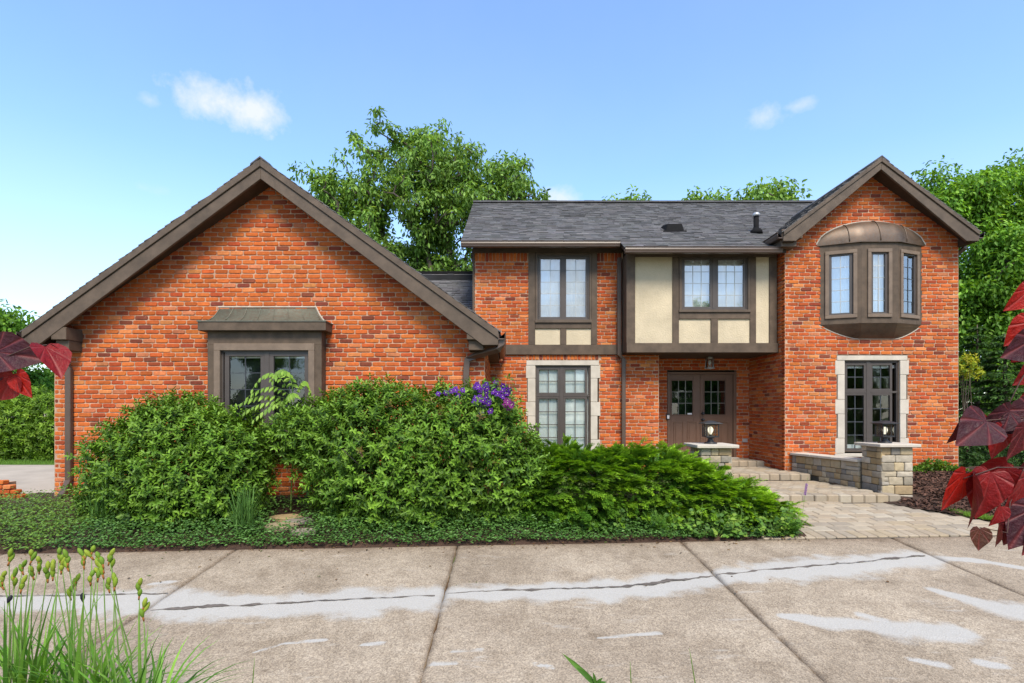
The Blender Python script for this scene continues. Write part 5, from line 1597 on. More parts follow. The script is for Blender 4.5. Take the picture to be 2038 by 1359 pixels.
shrub('leafy_shrub', (U(1990, 12.7), 12.7, .2), [((U(1965, 12.8), 12.8, .55), (.75, .5, .75)), ((U(2060, 12.6), 12.6, .7), (.8, .6, .9))], 'low dark leafy shrub at the foot of the spruce beside the mulch', 'shrub', 70, 7, .08, .036, .10, G3+[(0.07, 0.16, 0.04)], None, zmin=.15, stem_n=8)
# trees whose tops show above the main ridge
yb = 27.0
TL = [((U(1525, yb), yb, V(425, yb)), (60*yb/F, 1.6, 55*yb/F)), ((U(1500, yb), yb, V(395, yb)), (28*yb/F, .9, 22*yb/F)), ((U(1550, yb), yb, V(395, yb)), (30*yb/F, .9, 18*yb/F)), ((U(1525, yb), yb, 9.0), (2.2, 2, 2.2))]
tr = make_tree('garden_tree', (U(1525, yb), yb, .1), 4.0, TL, 90, 80, .26, .12, G1, W1, 'tree top showing above the roof ridge near the vent pipe', .6, 8, .5, .2, .2)
copy_tree(tr, (U(1405, 30), 30, -.15), 1.2, 1.075, 'sparse tree top peeping over the middle of the roof ridge')
copy_tree(tr, (U(1238, 30), 30, -.4), 2.9, 1.085, 'tiny tree top over the roof ridge, nearest to the tall tree')
# left side: trees and hedge beyond the side drive
yb = 19.0
TL = [((U(a, yb), yb, V(b, yb)), (rx*yb/F, 1.2, rz_*yb/F)) for (a, b, rx, rz_) in ((0, 640, 32, 30), (-15, 690, 62, 45), (20, 700, 30, 25), (-70, 660, 60, 60))]
make_tree('garden_tree', (U(-20, yb), yb, .1), 1.6, TL, 75, 110, .2, .085, G2, [30, 25, 20, 8], 'pale green tree under the left eave of the garage gable', .5, 12, .5, .14, .2)
yb = 21.0
TL = [((U(a, yb), yb, V(b, yb)), (rx*yb/F, 1.2, rz_*yb/F)) for (a, b, rx, rz_) in ((70, 765, 38, 28), (35, 775, 40, 30), (95, 790, 22, 20))]
make_tree('garden_tree', (U(60, yb), yb, .1), 1.0, TL, 55, 110, .2, .085, G2, [30, 25, 20, 8], 'small bright tree just above the clipped hedge', .45, 13, .5, .12, .2)
hl = [((x_, 15.6+random.uniform(-.1, .1), .95+random.uniform(-.05, .08)), (.85, .75, 1.05)) for x_ in (-11.7, -12.6, -13.5, -14.4, -15.3, -16.2)]
shrub('hedge', (-14, 15.6, .1), hl, 'thick green hedge along the lawn beyond the side drive', 'hedge', 105, 7, .10, .045, .12,
      [(0.12, 0.225, 0.022), (0.15, 0.27, 0.03), (0.08, 0.16, 0.02), (0.20, 0.32, 0.045)], [30, 25, 20, 10], zmin=.12, stem_n=30, up=.2)
# trees across the drive behind the viewpoint (seen mirrored in the window panes)
for (x_, y_, s_, a_, lb) in ((-17, -19, .85, .3, 'tree across the drive mirrored in the box window panes'), (4.5, -22, .8, 1.9, 'tree across the drive mirrored in the panes of the white blind window'), (17, -21, 1.2, 3.0, 'tree across the drive mirrored in the door panes'), (28, -20, .95, 4.0, 'tree across the drive mirrored in the right stone framed window')):
    copy_tree(broad, (x_, y_, -1.8), a_, s_, lb)

# ------------------------------------------------------------------ beds in front of the garage
EU = [(0.060, 0.140, 0.014), (0.084, 0.186, 0.019), (0.037, 0.088, 0.013), (0.122, 0.245, 0.024), (0.165, 0.305, 0.034), (0.13, 0.07, 0.025)]
EW = [28, 26, 22, 14, 7, 1.3]
lob1 = [((-4.8, 8.15, .58), (1.05, .85, .92)), ((-4.95, 8.25, 1.15), (.70, .62, .52)), ((-5.45, 8.2, .5), (.72, .7, .75)), ((-4.08, 8.1, .66), (.55, .70, .70)), ((-4.5, 7.75, .35), (.95, .6, .65)), ((-5.75, 8.25, .15), (.5, .55, .5))]
shrub('euonymus_bush', (-4.8, 8.2, -.1), lob1, 'rounded dark green bush in front of the garage wall by the left downspout', 'bush', 165, 9, .086, .034, .125, EU, EW, zmin=-.2, tipcol=(0.20, 0.35, 0.04), lumpf=4.2, lumpa=.2, depth=(.72, 1.03), up=.5, mat='leaf_gloss', group='leafy bushes before the garage', stem_n=24)
lob2 = [((-1.7, 8.1, .75), (1.25, .85, 1.02)), ((-.75, 8.05, .75), (.95, .82, 1.0)), ((-2.72, 8.25, 1.12), (.80, .62, .44)), ((-.1, 8.0, .55), (.62, .7, .85)), ((-1.4, 7.75, .3), (1.15, .55, .62)), ((-1.9, 8.1, 1.3), (.8, .6, .5)), ((.2, 7.95, .5), (.36, .5, .62)), ((-.4, 8.1, 1.3), (.62, .5, .48))]
shrub('euonymus_bush', (-1.4, 8.15, -.1), lob2, 'long dark green bush under the clematis, between garage wall and drive', 'bush', 165, 9, .086, .034, .125, EU, EW, zmin=-.2, tipcol=(0.20, 0.35, 0.04), lumpf=4.2, lumpa=.2, depth=(.72, 1.03), up=.5, mat='leaf_gloss', group='leafy bushes before the garage', stem_n=30)

# spreading yew: flat sprays of needles
def yew(lobes, loc, label, dens):
    o = empty('yew_shrub', loc, label, 'shrub')
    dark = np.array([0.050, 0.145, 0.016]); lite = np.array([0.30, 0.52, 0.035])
    Q, D, NN, Ls, T = [], [], [], [], []
    def sprigs(P, A, side, nrm, ln_, young_lit, K):
        n = len(P)
        for k in range(K):
            t = (k+.4)/K
            q = P+A*(ln_*t)[:, None]-nrm*(ln_*t*t*.22)[:, None]
            for s in (-1, 1):
                Q.append(q); D.append(A*(.5+.5*t)+side*s*(1.0-.4*t)+rng.normal(0, .12, (n, 3))); NN.append(nrm+rng.normal(0, .22, (n, 3)))
                Ls.append((.030+.012*(1-t))*rng.uniform(.8, 1.25, n))
                f = np.clip(young_lit*(.3+.85*t), 0, 1)[:, None]  # young tips paler, plus the top light painted into each bough
                T.append((dark*(1-f)+lite*f)*rng.uniform(.8, 1.2, (n, 1)))
    # boughs: flat fans of sprigs in overlapping tiers
    Pb, Nb = lobe_points(lobes, dens, depth=(.84, 1.05), zmin=-.15, lumpf=3.0, lumpa=.2)
    for p, nb in zip(Pb, Nb):
        A0 = nb*np.array([1, 1, .3])+rng.normal(0, .22, 3)*np.array([1, 1, .4])+np.array([.05, -.3, .16+.25*max(0, nb[2])])
        A0 /= np.linalg.norm(A0); S0 = np.cross(A0, np.array([0, 0, 1.])+rng.normal(0, .18, 3)); S0 /= np.linalg.norm(S0); N0 = np.cross(S0, A0)
        size = rng.uniform(.16, .30); m = 17
        t = rng.uniform(.0, 1, m); lat = rng.uniform(-1, 1, m)*(.16+.5*(1-t))*size*.8
        o_ = p-A0*size*.75
        q = o_+A0*(size*t)[:, None]+S0*lat[:, None]-N0*(size*.35*t*t)[:, None]+rng.normal(0, .008, (m, 3))
        a = unit(A0+S0*(lat/size*1.3+rng.normal(0, .18, m))[:, None]+rng.normal(0, .08, (m, 3))-N0*(t*.35)[:, None])
        sd = unit(np.cross(a, N0)); nr = np.cross(sd, a)
        yg_lit = float(np.clip(.60+.6*(p[0]-1.2)/2.8+rng.normal(0, .2), .25, 1.1))*float(np.clip((nb[2]+.55)*1.1, .25, 1))  # paler to the right; boughs facing up tinted paler, as lit from above
        sprigs(q, a, sd, nr, rng.uniform(.07, .125, m), np.clip(yg_lit*(.35+.8*t), 0, 1), 7)
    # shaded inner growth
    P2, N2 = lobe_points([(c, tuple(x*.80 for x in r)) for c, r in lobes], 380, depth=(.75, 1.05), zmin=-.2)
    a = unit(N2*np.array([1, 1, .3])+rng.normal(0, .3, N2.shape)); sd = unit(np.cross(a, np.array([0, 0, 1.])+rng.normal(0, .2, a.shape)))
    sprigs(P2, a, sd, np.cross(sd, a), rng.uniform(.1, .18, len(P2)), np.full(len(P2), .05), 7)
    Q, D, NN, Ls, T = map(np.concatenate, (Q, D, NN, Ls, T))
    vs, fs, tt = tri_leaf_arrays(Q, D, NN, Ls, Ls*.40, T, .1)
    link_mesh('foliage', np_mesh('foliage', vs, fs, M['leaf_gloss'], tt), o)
    branches('stems', loc, [tuple(p) for p in P2[rng.choice(len(P2), 40, replace=False)]*.85+np.array(loc)*.15], M['bark'], o, .014, .003)
yew([((1.1, 8.25, .33), (1.0, .85, .60)), ((2.1, 8.3, .30), (1.1, .85, .60)), ((2.9, 8.15, .10), (.95, .75, .48)), ((3.55, 7.95, -.05), (.55, .58, .36)), ((.55, 8.0, .22), (.6, .6, .48)), ((1.6, 7.85, .1), (1.1, .5, .42))],
    (2.0, 8.2, -.1), 'low spreading bright green yew beside the paver walk', 95)

# ground cover
n = 46000
X = rng.uniform(-9.4, 3.9, n); E = 6.94+.0563*X
Yg = E+.0+rng.beta(1.0, 1.5, n)*np.where(X < -5.2, 2.7, 2.0)
edge_n = lump(np.stack([X, X*0, X*0], 1), 2.5, 4.0)*.10
hgt = .05+.16*np.clip((Yg-E-.04)/.35, 0, 1)+.05*lump(np.stack([X, Yg, X*0], 1), 3.0)
stones_xy = [(U(560, 7.55), 7.55, .24), (U(605, 7.28), 7.28, .17), (U(570, 8.0), 8.0, .22), (U(595, 7.75), 7.8, .2)]
ok = (Yg-E) > .01+np.clip(edge_n, -.04, .1)
for (sx, sy, sr) in stones_xy: ok &= ((X-sx)**2+((Yg-sy))**2) > (sr*1.05)**2
X, Yg, hgt = X[ok], Yg[ok], hgt[ok]; n = len(X)
u = rng.uniform(0, 1, n)**.6
Zg = np.array([ground(a, b) for a, b in zip(X, Yg)])+.03+hgt*u
P = np.stack([X, Yg, Zg], 1)
a = rng.uniform(0, 2*PI, n)
D = np.stack([np.cos(a), np.sin(a)-.35, rng.uniform(-.35, .5, n)], 1); Nn = np.stack([rng.normal(0, .35, n), rng.normal(-.25, .35, n), np.ones(n)], 1)
T = tints(n, [(0.062, 0.15, 0.030), (0.085, 0.19, 0.040), (0.042, 0.10, 0.024), (0.12, 0.24, 0.065)], [30, 28, 25, 10])
left = X < -5.6
T[left] = tints(int(left.sum()), [(0.10, 0.195, 0.03), (0.13, 0.235, 0.035), (0.07, 0.14, 0.025)])
vs, fs, tt = leaf_arrays(P, D, Nn, rng.uniform(.028, .055, n), rng.uniform(.016, .028, n), T)
tag(link_mesh('ground_cover', np_mesh('ground_cover', vs, fs, M['leaf_gloss'], tt)), 'small leaved evergreen ground cover carpeting the bed along the drive', 'ground cover', kind='stuff')
# heart leaved vine in front of the yew
def vine(name, x0, x1, y0, y1, z1, n, label, size, cols):
    o = empty(name, ((x0+x1)/2, (y0+y1)/2, ground(x0, y0)), label, 'vine')
    st = MB(); Q, D, Nn, Ls, T = [], [], [], [], []
    for k in range(n):
        x = random.uniform(x0, x1); y = random.uniform(y0, y1); zb = ground(x, y)
        h = random.uniform(.08, z1)*random.uniform(.5, 1)
        tp = Vector((x+random.uniform(-.12, .12), y-random.uniform(0, .14), zb+h))
        st.tube([(x, y, zb), ((x+tp.x)/2+.02, (y+tp.y)/2, zb+h*.6), tuple(tp)], .003, 4)
        for j in range(random.randint(3, 6)):
            t = random.uniform(.35, 1); p = Vector((x, y, zb)).lerp(tp, t)
            a = random.uniform(0, 2*PI); Q.append(p); D.append((math.cos(a)*.8, math.sin(a)*.5-.35, random.uniform(-.5, .15))); Nn.append((random.gauss(0, .3), -.55+random.gauss(0, .3), .8)); Ls.append(size*random.uniform(.7, 1.25))
    Q, D, Nn, Ls = (np.array([list(q) for q in L_]) if not isinstance(L_[0], float) else np.array(L_) for L_ in (Q, D, Nn, Ls))
    T = tints(len(Q), cols)
    vs, fs, tt = leaf_arrays(Q, D, Nn, Ls, Ls*.85, T, .1, .15)
    st.build('stems', M['stem'], o); link_mesh('foliage', np_mesh('foliage', vs, fs, M['leaf'], tt), o)
vine('heart_leaf_vine', 2.1, 3.85, 7.15, 7.75, .5, 230, 'light green heart leaved vine scrambling up the front of the yew', .062, [(0.10, 0.21, 0.035), (0.14, 0.27, 0.04), (0.07, 0.15, 0.03), (0.20, 0.31, 0.05)])
vine('heart_leaf_vine', 1.0, 2.1, 7.25, 7.75, .5, 70, 'darker thin vine under the middle of the yew', .055, [(0.07, 0.15, 0.03), (0.05, 0.12, 0.025), (0.11, 0.21, 0.035)])
# feathery plants
def feathery(x, y, label, h, n, seed):
    r = np.random.default_rng(seed); o = empty('feathery_plant', (x, y, ground(x, y)), label, 'plant')
    Q, D, Nn, Ls, T = [], [], [], [], []
    st = MB()
    for k in range(n):
        a = r.uniform(0, 2*PI); l = h*r.uniform(.6, 1.1); lean = r.uniform(.15, .75)
        d = np.array([math.cos(a)*lean, math.sin(a)*lean-.15, 1]); d /= np.linalg.norm(d)
        p0 = np.array([x, y, ground(x, y)]); sd = unit(np.cross(d, [0, 0, 1.])+1e-6)
        st.tube([tuple(p0), tuple(p0+d*l*.6), tuple(p0+d*l-np.array([0, 0, l*.08]))], .0025, 4, False)
        for j in range(26):
            t = .2+.8*j/26; p = p0+d*l*t-np.array([0, 0, l*.08*t*t])
            for s in (-1, 1):
                Q.append(p); D.append(sd*s+d*.5+r.normal(0, .2, 3)); Nn.append(np.array([0, -.4, 1])+r.normal(0, .3, 3)); Ls.append(.075*(1.15-t)*r.uniform(.7, 1.2)+.012)
    Q, D, Nn, Ls = np.array(Q), np.array(D), np.array(Nn), np.array(Ls)
    vs, fs, tt = tri_leaf_arrays(Q, D, Nn, Ls, Ls*.22, tints(len(Q), [(0.10, 0.24, 0.03), (0.15, 0.31, 0.045)]))
    st.build('stems', M['stem'], o); link_mesh('foliage', np_mesh('foliage', vs, fs, M['leaf'], tt), o)
feathery(U(1310, 7.3), 7.3, 'feathery bright green plant in front of the middle of the yew', .40, 26, 1)
feathery(U(1572, 7.26), 7.26, 'feathery green tuft at the corner of drive and paver walk', .34, 30, 2)
# grass tufts
def tuft(name, x, y, n, h, spread, label, cols, seed, w=.006, zoff=0.0, lean_to=(0, 0), cat='grass', hmin=.55, arch=.53):
    r = np.random.default_rng(seed); zb = ground(x, y)+zoff
    vs, fs, T = [], [], []
    for k in range(n):
        a = r.uniform(0, 2*PI); ln_ = h*r.uniform(hmin, 1.1); out = spread*r.uniform(.1, 1)**.8
        bx = x+r.normal(0, .06); by = y+r.normal(0, .05)
        dx, dy = math.cos(a)*out+lean_to[0], math.sin(a)*out+lean_to[1]
        sx, sy = -math.sin(a), math.cos(a)
        c = np.array(cols)[r.integers(len(cols))]*r.uniform(.75, 1.25)
        K = 6; b0 = len(vs)
        for i in range(K+1):
            t = i/K; hh = ln_*(t-arch*out/h*t*t)
            ww = w*(1-t**2.2)*(.6+.8*min(1, t*4))+.0004
            px, py, pz = bx+dx*t**1.6, by+dy*t**1.6, zb+max(0.0, hh)
            vs += [(px-sx*ww, py-sy*ww, pz), (px+sx*ww, py+sy*ww, pz)]
        for i in range(K): fs.append((b0+2*i, b0+2*i+1, b0+2*i+3, b0+2*i+2)); T.append(c*(.75+.4*i/K))
    o = empty(name, (x, y, zb), label, cat)
    link_mesh('blades', np_mesh('blades', np.array(vs), np.array(fs), M['leaf'], np.array(T)), o)
    return o
GT = [(0.09, 0.20, 0.045), (0.12, 0.25, 0.06), (0.065, 0.15, 0.04)]
tuft('grass_tuft', U(492, 7.25), 7.2, 120, .80, .30, 'upright tuft of long grass between the two leafy bushes', GT, 3)
tuft('grass_tuft', U(215, 7.7), 7.6, 70, .62, .30, 'fine grass tuft at the foot of the bush near the left downspout', GT, 4)
# stepping stones
for (sx, sy, sr) in stones_xy:
    k = stones_xy.index((sx, sy, sr))
    r = random.Random(60+k); pts = []
    for i in range(9):
        a = 2*PI*i/9; q = sr*r.uniform(.82, 1.1); pts.append((sx+q*math.cos(a)*1.05, sy+q*math.sin(a)*.85))
    mb = MB(); z0 = ground(sx, sy)+.02; n9 = 9
    mb.cur = tuple(c*.8 for c in STN[k])
    mb.add([(x, y, z0) for x, y in pts]+[(x, y, z0+.045) for x, y in pts]+[(sx+(x-sx)*.9, sy+(y-sy)*.9, z0+.06+r.uniform(-.003, .003)) for x, y in pts]+[(sx, sy, z0+.062)],
           [(i, (i+1) % 9, (i+1) % 9+9, i+9) for i in range(9)]+[(i+9, (i+1) % 9+9, (i+1) % 9+18, i+18) for i in range(9)]+[(i+18, (i+1) % 9+18, 27) for i in range(9)])
    o = mb.build('stepping_stone', M['stone'])
    tag(o, ['flat buff stepping stone by the grass tuft, second nearest the drive', 'small flat stepping stone nearest the drive in the ground cover', 'stepping stone farthest back, in the shade by the wall', 'grey stepping stone in the middle of the short path'][k], 'stone', 'stepping stones between the bushes')
# compound-leaved sapling before the box window
sx_, sy_ = U(585, 8.35), 8.35
sap = empty('sapling', (sx_, sy_, ground(sx_, sy_)), 'light green sapling with feather shaped leaves in front of the box window', 'sapling')
stm = MB(); hub = Vector((sx_, sy_, V(800, sy_))); stm.tube([(sx_-.05, sy_, -.05), (sx_-.02, sy_, .8), tuple(hub), (hub.x-.03, hub.y, hub.z+.22)], [.012, .009, .007, .004], 6)
def frond(p0, mid, p1, n, size):
    Q, D, Nn, Ls = [], [], [], []
    pts = []
    for i in range(13):
        t = i/12; pts.append(Vector(p0)*(1-t)**2+Vector(mid)*2*t*(1-t)+Vector(p1)*t*t)
    stm.tube([tuple(p) for p in pts], .003, 4)
    for i in range(n):
        t = .22+.78*i/(n-1); p = Vector(p0)*(1-t)**2+Vector(mid)*2*t*(1-t)+Vector(p1)*t*t
        tan = ((Vector(mid)-Vector(p0))*(1-t)+(Vector(p1)-Vector(mid))*t).normalized()
        sd = tan.cross(Vector((0, 0, 1))); sd = sd.normalized() if sd.length > .1 else Vector((1, 0, 0))
        for s in (-1, 1):
            d = sd*s*.75+tan*.45+Vector((0, 0, -.75))
            Q.append(list(p)); D.append(list(d)); Nn.append([random.gauss(0, .15), -.8, .5]); Ls.append(size*(1-.35*abs(t-.5)*2)*random.uniform(.85, 1.15))
    return Q, D, Nn, Ls
FQ = [[], [], [], []]
def pp(px, py, y): return (U(px, y), y, V(py, y))
for (mpx, mpy, tpx, tpy, dy) in ((555, 745, 500, 790, -.1), (550, 700, 512, 775, -.15), (590, 705, 560, 760, -.3), (600, 730, 612, 775, .1), (560, 790, 520, 835, -.25), (525, 770, 476, 808, -.05), (600, 760, 575, 812, -.3), (525, 790, 486, 826, -.1), (575, 700, 535, 752, .1)):
    r = frond(tuple(hub), (U(mpx, sy_), sy_+dy*.6, V(mpy, sy_)), (U(tpx, sy_), sy_+dy, V(tpy, sy_)), 9, .135)
    for a, b in zip(FQ, r): a += b
Q, D, Nn, Ls = (np.array(a) for a in FQ)
vs, fs, tt = leaf_arrays(Q, D, Nn, Ls, Ls*.40, tints(len(Q), [(0.20, 0.35, 0.05), (0.26, 0.42, 0.07), (0.15, 0.28, 0.04)]), .1, .12)
stm.build('stem', M['stem'], sap); link_mesh('foliage', np_mesh('foliage', vs, fs, M['leaf'], tt), sap)

# clematis
cl = empty('clematis_vine', (-.45, 7.9, 0), 'purple flowering clematis draped over the right end of the long bush', 'vine')
fl_meshes = []
for k in range(6):
    mb = MB(); base = random.choice([(0.11, 0.022, 0.28), (0.14, 0.03, 0.34), (0.085, 0.018, 0.23), (0.17, 0.04, 0.30)]); 
    if k == 5: base = (0.17, 0.02, 0.16)
    for i in range(6):
        a = i*PI/3+random.uniform(-.1, .1); ca, sa = math.cos(a), math.sin(a); L_ = .05*random.uniform(.85, 1.1); w = .016; cup = random.uniform(.0, .012)
        P = lambda r, s, z: (ca*r-sa*s, sa*r+ca*s, z)
        mb.cur = tuple(c*random.uniform(.8, 1.2) for c in base)
        mb.add([P(.004, 0, 0), P(L_*.5, -w, cup), P(L_*.5, 0, cup-.004), P(L_*.5, w, cup), P(L_, 0, cup-.006)], [(0, 1, 2), (0, 2, 3), (1, 4, 2), (2, 4, 3)])
    mb.cur = (.55, .5, .38); mb.lathe((0, 0, .002), [(.007, 0), (.008, .006), (.002, .011)], 6)
    fl_meshes.append(mb.mesh('flower', M['petal']))
stm = MB(); Q, D, Nn, Ls = [], [], [], []
spots = []
for (cx_, cy_, sx2, sy2, nf) in ((962, 790, 17, 20, 24), (985, 772, 14, 10, 10), (1003, 778, 11, 9, 8), (1010, 800, 10, 8, 5), (905, 775, 14, 10, 6), (945, 765, 8, 8, 4), (880, 782, 8, 5, 2), (968, 815, 10, 7, 4), (1018, 808, 8, 7, 4)):
    for i in range(nf): spots.append((random.gauss(cx_, sx2*.7), random.gauss(cy_, sy2*.7), cx_ > 1003 and cy_ > 790))
for (px, py, dk) in spots:
    Yf = 7.46+random.uniform(-.06, .10)+max(0, (800-py))*.006
    p = Vector((U(px, Yf), Yf, V(py, Yf)))
    me = fl_meshes[5] if dk else random.choice(fl_meshes[:5])
    o = bpy.data.objects.new('flower', me); COL.objects.link(o); attach(o, cl)
    o.location = p
    d = Vector((random.gauss(0, .45), -1, random.gauss(.25, .4))).normalized()
    o.rotation_euler = d.to_track_quat('Z', 'Y').to_euler()
    b = p+Vector((random.uniform(-.1, .1), .22, -.12)); stm.tube([tuple(b), tuple(p.lerp(b, .4)+Vector((0, 0, .03))), tuple(p)], .0022, 4, False)
    for j in range(3):
        Q.append(list(p.lerp(b, random.uniform(.2, .9)))); D.append([random.gauss(0, .7), -.5, random.gauss(0, .5)]); Nn.append([0, -.5, 1]); Ls.append(random.uniform(.05, .08))
for k in range(26):
    px = random.uniform(965, 1035); Yf = 7.6; p = Vector((U(px, Yf), Yf, V(random.uniform(748, 790), Yf)))
    b = p+Vector((random.uniform(-.05, .05), .15, -.2)); stm.tube([tuple(b), tuple(p)], .002, 4, False)
    for j in range(4):
        Q.append(list(p.lerp(b, random.uniform(0, .8)))); D.append([random.gauss(0, .7), -.4, random.gauss(.2, .5)]); Nn.append([0, -.5, 1]); Ls.append(random.uniform(.05, .085))
vs, fs, tt = leaf_arrays(*(np.array(a) for a in (Q, D, Nn, Ls)), np.array(Ls)*.5, tints(len(Q), [(0.09, 0.19, 0.035), (0.12, 0.24, 0.05)]))
stm.build('stems', M['stem'], cl); link_mesh('foliage', np_mesh('foliage', vs, fs, M['leaf'], tt), cl)

# purple flower spike by the steps
x_, y_ = U(1602, 8.3), 8.3
sp = empty('flower_spike', (x_, y_, ground(x_, y_)), 'single slender purple flower spike by the paver step', 'flower')
mb = MB(); zt_ = V(948, y_); xt_ = U(1608, y_)
mb.tube([(x_-.04, y_, ground(x_, y_)), (x_, y_, V(985, y_)), (xt_, y_, zt_)], [.003, .0025, .0015], 5); mb.build('stem', M['stem'], sp)
mb = MB(); mb.cur = (.28, .09, .45)
for i in range(26):
    t = i/26; z_ = V(985, y_)+(V(962, y_)-V(985, y_))*t; xx = x_+(xt_-x_)*(.0+.62*t); a = i*2.4
    mb.lathe((xx+.012*math.cos(a), y_+.012*math.sin(a), z_), [(.003, -.005), (.009, 0), (.006, .008)], 5)
mb.build('florets', M['petal'], sp)

# plants along the wing base and grass strip
P = []
n = 2600
X = rng.uniform(7.1, 9.75, n); Yp = 11.66-rng.beta(1, 2, n)*.35
Zp = np.array([ground(a, b) for a, b in zip(X, Yp)])+.03+rng.uniform(0, .13, n)*(1+.8*np.sin(X*5))
D = rng.normal(0, .6, (n, 3))+np.array([0, -.3, .3]); Nn = rng.normal(0, .4, (n, 3))+np.array([0, -.3, 1])
vs, fs, tt = leaf_arrays(np.stack([X, Yp, Zp], 1), D, Nn, rng.uniform(.04, .08, n), rng.uniform(.02, .035, n), tints(n, EU[:4]))
tag(link_mesh('border_plants', np_mesh('border_plants', vs, fs, M['leaf'], tt)), 'low green border plants along the foot of the right wing', 'plants', kind='stuff')
def grass_area(name, label, pts, cols, h=.05):
    n = len(pts); a = rng.uniform(0, PI, n); P = np.array(pts)
    D = rng.normal(0, .45, (n, 3))+np.array([0, 0, 1.]); Nn = np.stack([np.cos(a), np.sin(a), np.zeros(n)], 1)
    vs, fs, tt = tri_leaf_arrays(P, D, Nn, rng.uniform(.6, 1.3, n)*h, np.full(n, .006), tints(n, cols))
    tag(link_mesh(name, np_mesh(name, vs, fs, M['leaf'], tt)), label, 'grass', kind='stuff')
pts = []
while len(pts) < 2600:
    y = random.uniform(7.55, 9.0); x = walk_right(y)+abs(random.gauss(0, .13))+.02
    if 6.9 < x < 10.5: pts.append((x, y, ground(x, y)+.02))
grass_area('grass_edging', 'thin fringe of grass between paver walk and mulch', pts, [(0.14, 0.27, 0.04), (0.19, 0.33, 0.05)], .06)
pts = [(random.uniform(-16, -10.6), random.uniform(13.82, 15.2), 0) for i in range(7000)]
grass_area('lawn_grass', 'strip of lawn in front of the hedge', [(x, y, ground(x, y)-.07) for x, y, _ in pts], [(0.12, 0.24, 0.04), (0.15, 0.29, 0.05)], .13)
# low brick pier at the left edge of the bed
bp_ = empty('brick_pier', (-8.95, 9.2, 0), 'low ragged brick pier at the left edge of the picture', 'pier')
fP = Fr((0, 9.25, 0)); cc = MB(); cc.box(-10.2, -8.5, 9.26, 9.5, -.2, .25); cc.build('pier_core', M['mortar'], bp_)
r = random.Random(9); vv = -.1; i = 0
for row, right in enumerate((-8.22, -8.16, -8.26, -8.36, -8.48)):
    u = -10.2+(row % 2)*.1
    while u < right-.05:
        w = min(BL, right-u)
        vs_, fs_ = brick_geo(w-MJ, CH-MJ, r, -.1, .02); mb = MB(); mb.cur = brick_color(r)
        mb.add([fP(u+w/2+x, d, vv+CH/2+y) for x, d, y in vs_], fs_); mb.build('brick', M['brick'], bp_)
        u += w
    vv += CH
# neighbour's roof behind the hedge
nb = empty('neighbour_house', (-21, 27, .1), 'low neighbouring house with a grey roof just above the hedge', 'house')
mb = MB(); mb.box(-25.5, -21.0, 26, 31, .1, 1.9); mb.build('wall', M['farwall'], nb)
mb = MB(); mb.fprism(Fr((-20.6, 0, 0), PI/2), [(25.7, 1.85), (31.3, 1.85), (28.5, 2.95)], -5.2, 0); mb.build('roof', M['shingle_far'], nb)

# ------------------------------------------------------------------ foreground plants
# daylily clumps with seed stalks
pb = sheet('planting_bed', np.arange(-4.2, -1.2, .15), np.arange(2.2, 3.75, .15), lambda x, y: plane(y)+.012+.02*math.sin(x*3)*math.sin(y*4), M['soil'], lambda x, y: ((x+2.7)/1.45)**2+((y-2.95)/.75)**2 < 1)
tag(pb, kind='structure')
pb2 = sheet('planting_bed', np.arange(1.5, 3.6, .15), np.arange(.6, 2.2, .15), lambda x, y: plane(y)+.012+.02*math.sin(x*3)*math.sin(y*4), M['soil'], lambda x, y: ((x-2.5)/.95)**2+((y-1.35)/.7)**2 < 1)
tag(pb2, kind='structure')
DL = [(0.11, 0.27, 0.03), (0.15, 0.33, 0.045), (0.08, 0.20, 0.03), (0.20, 0.38, 0.06)]
def daylily(x, y, n, h, spread, label, stalks, seed):
    o = tuft('daylily', x, y, n, h, spread, label, DL, seed, .0085, .02, (0, 0), 'daylily', .55, .95)
    r = random.Random(seed)
    for (px, py, dark) in stalks:
        yy = y+r.uniform(-.12, .12)
        tip = Vector((U(px, yy), yy, V(py, yy))); b = Vector((x+r.uniform(-.12, .12), y+r.uniform(-.08, .08), plane(y)+.02))
        mid = b.lerp(tip, .55)+Vector((r.uniform(-.05, .05), 0, .05))
        st = MB(); pts = [b, b.lerp(mid, .6), mid, mid.lerp(tip, .5)+Vector((0, 0, .01)), tip]
        st.tube([tuple(p) for p in pts], [.005, .0045, .004, .003, .0025], 6)
        s_o = st.build('flower_stalk', M['stem'], o, 0, True)
        for j in range(1 if dark else r.randint(2, 3)):
            d = Vector((r.gauss(0, .28), r.gauss(0, .2), 1)).normalized(); q = tip-Vector((0, 0, j*.028))
            mb = MB(); L_ = r.uniform(.042, .066)
            mb.cur = (.03, .03, .04) if dark else r.choice([(0.20, 0.30, 0.03), (0.26, 0.33, 0.04), (0.15, 0.26, 0.03)])
            mb.tube([tuple(q+d*L_*t) for t in (0, .2, .45, .7, .9, 1)], [.003, .008, .0125, .012, .007, .002], 7)
            if not dark:
                mb.cur = (.30, .12, .03); mb.tube([tuple(q-d*.018), tuple(q+d*.006)], [.004, .006], 6)
            mb.build('bud', M['petal'], s_o, 0, True)
    return o
r = random.Random(4)
stA = [(18, 1110, 0), (42, 1165, 0), (62, 1108, 0), (78, 1120, 0), (28, 1150, 0), (15, 1200, 1), (66, 1140, 0), (5, 1150, 0), (45, 1130, 0), (95, 1135, 0)]
stB = [(105, 1130, 0), (122, 1118, 0), (135, 1112, 0), (118, 1105, 0), (167, 1108, 0), (183, 1100, 0), (198, 1112, 0), (180, 1150, 0), (195, 1142, 0), (165, 1198, 1), (140, 1180, 0), (150, 1160, 0)]
stC = [(217, 1110, 0), (222, 1120, 0), (217, 1165, 0), (228, 1160, 0), (205, 1125, 0), (277, 1168, 0), (285, 1210, 0)]
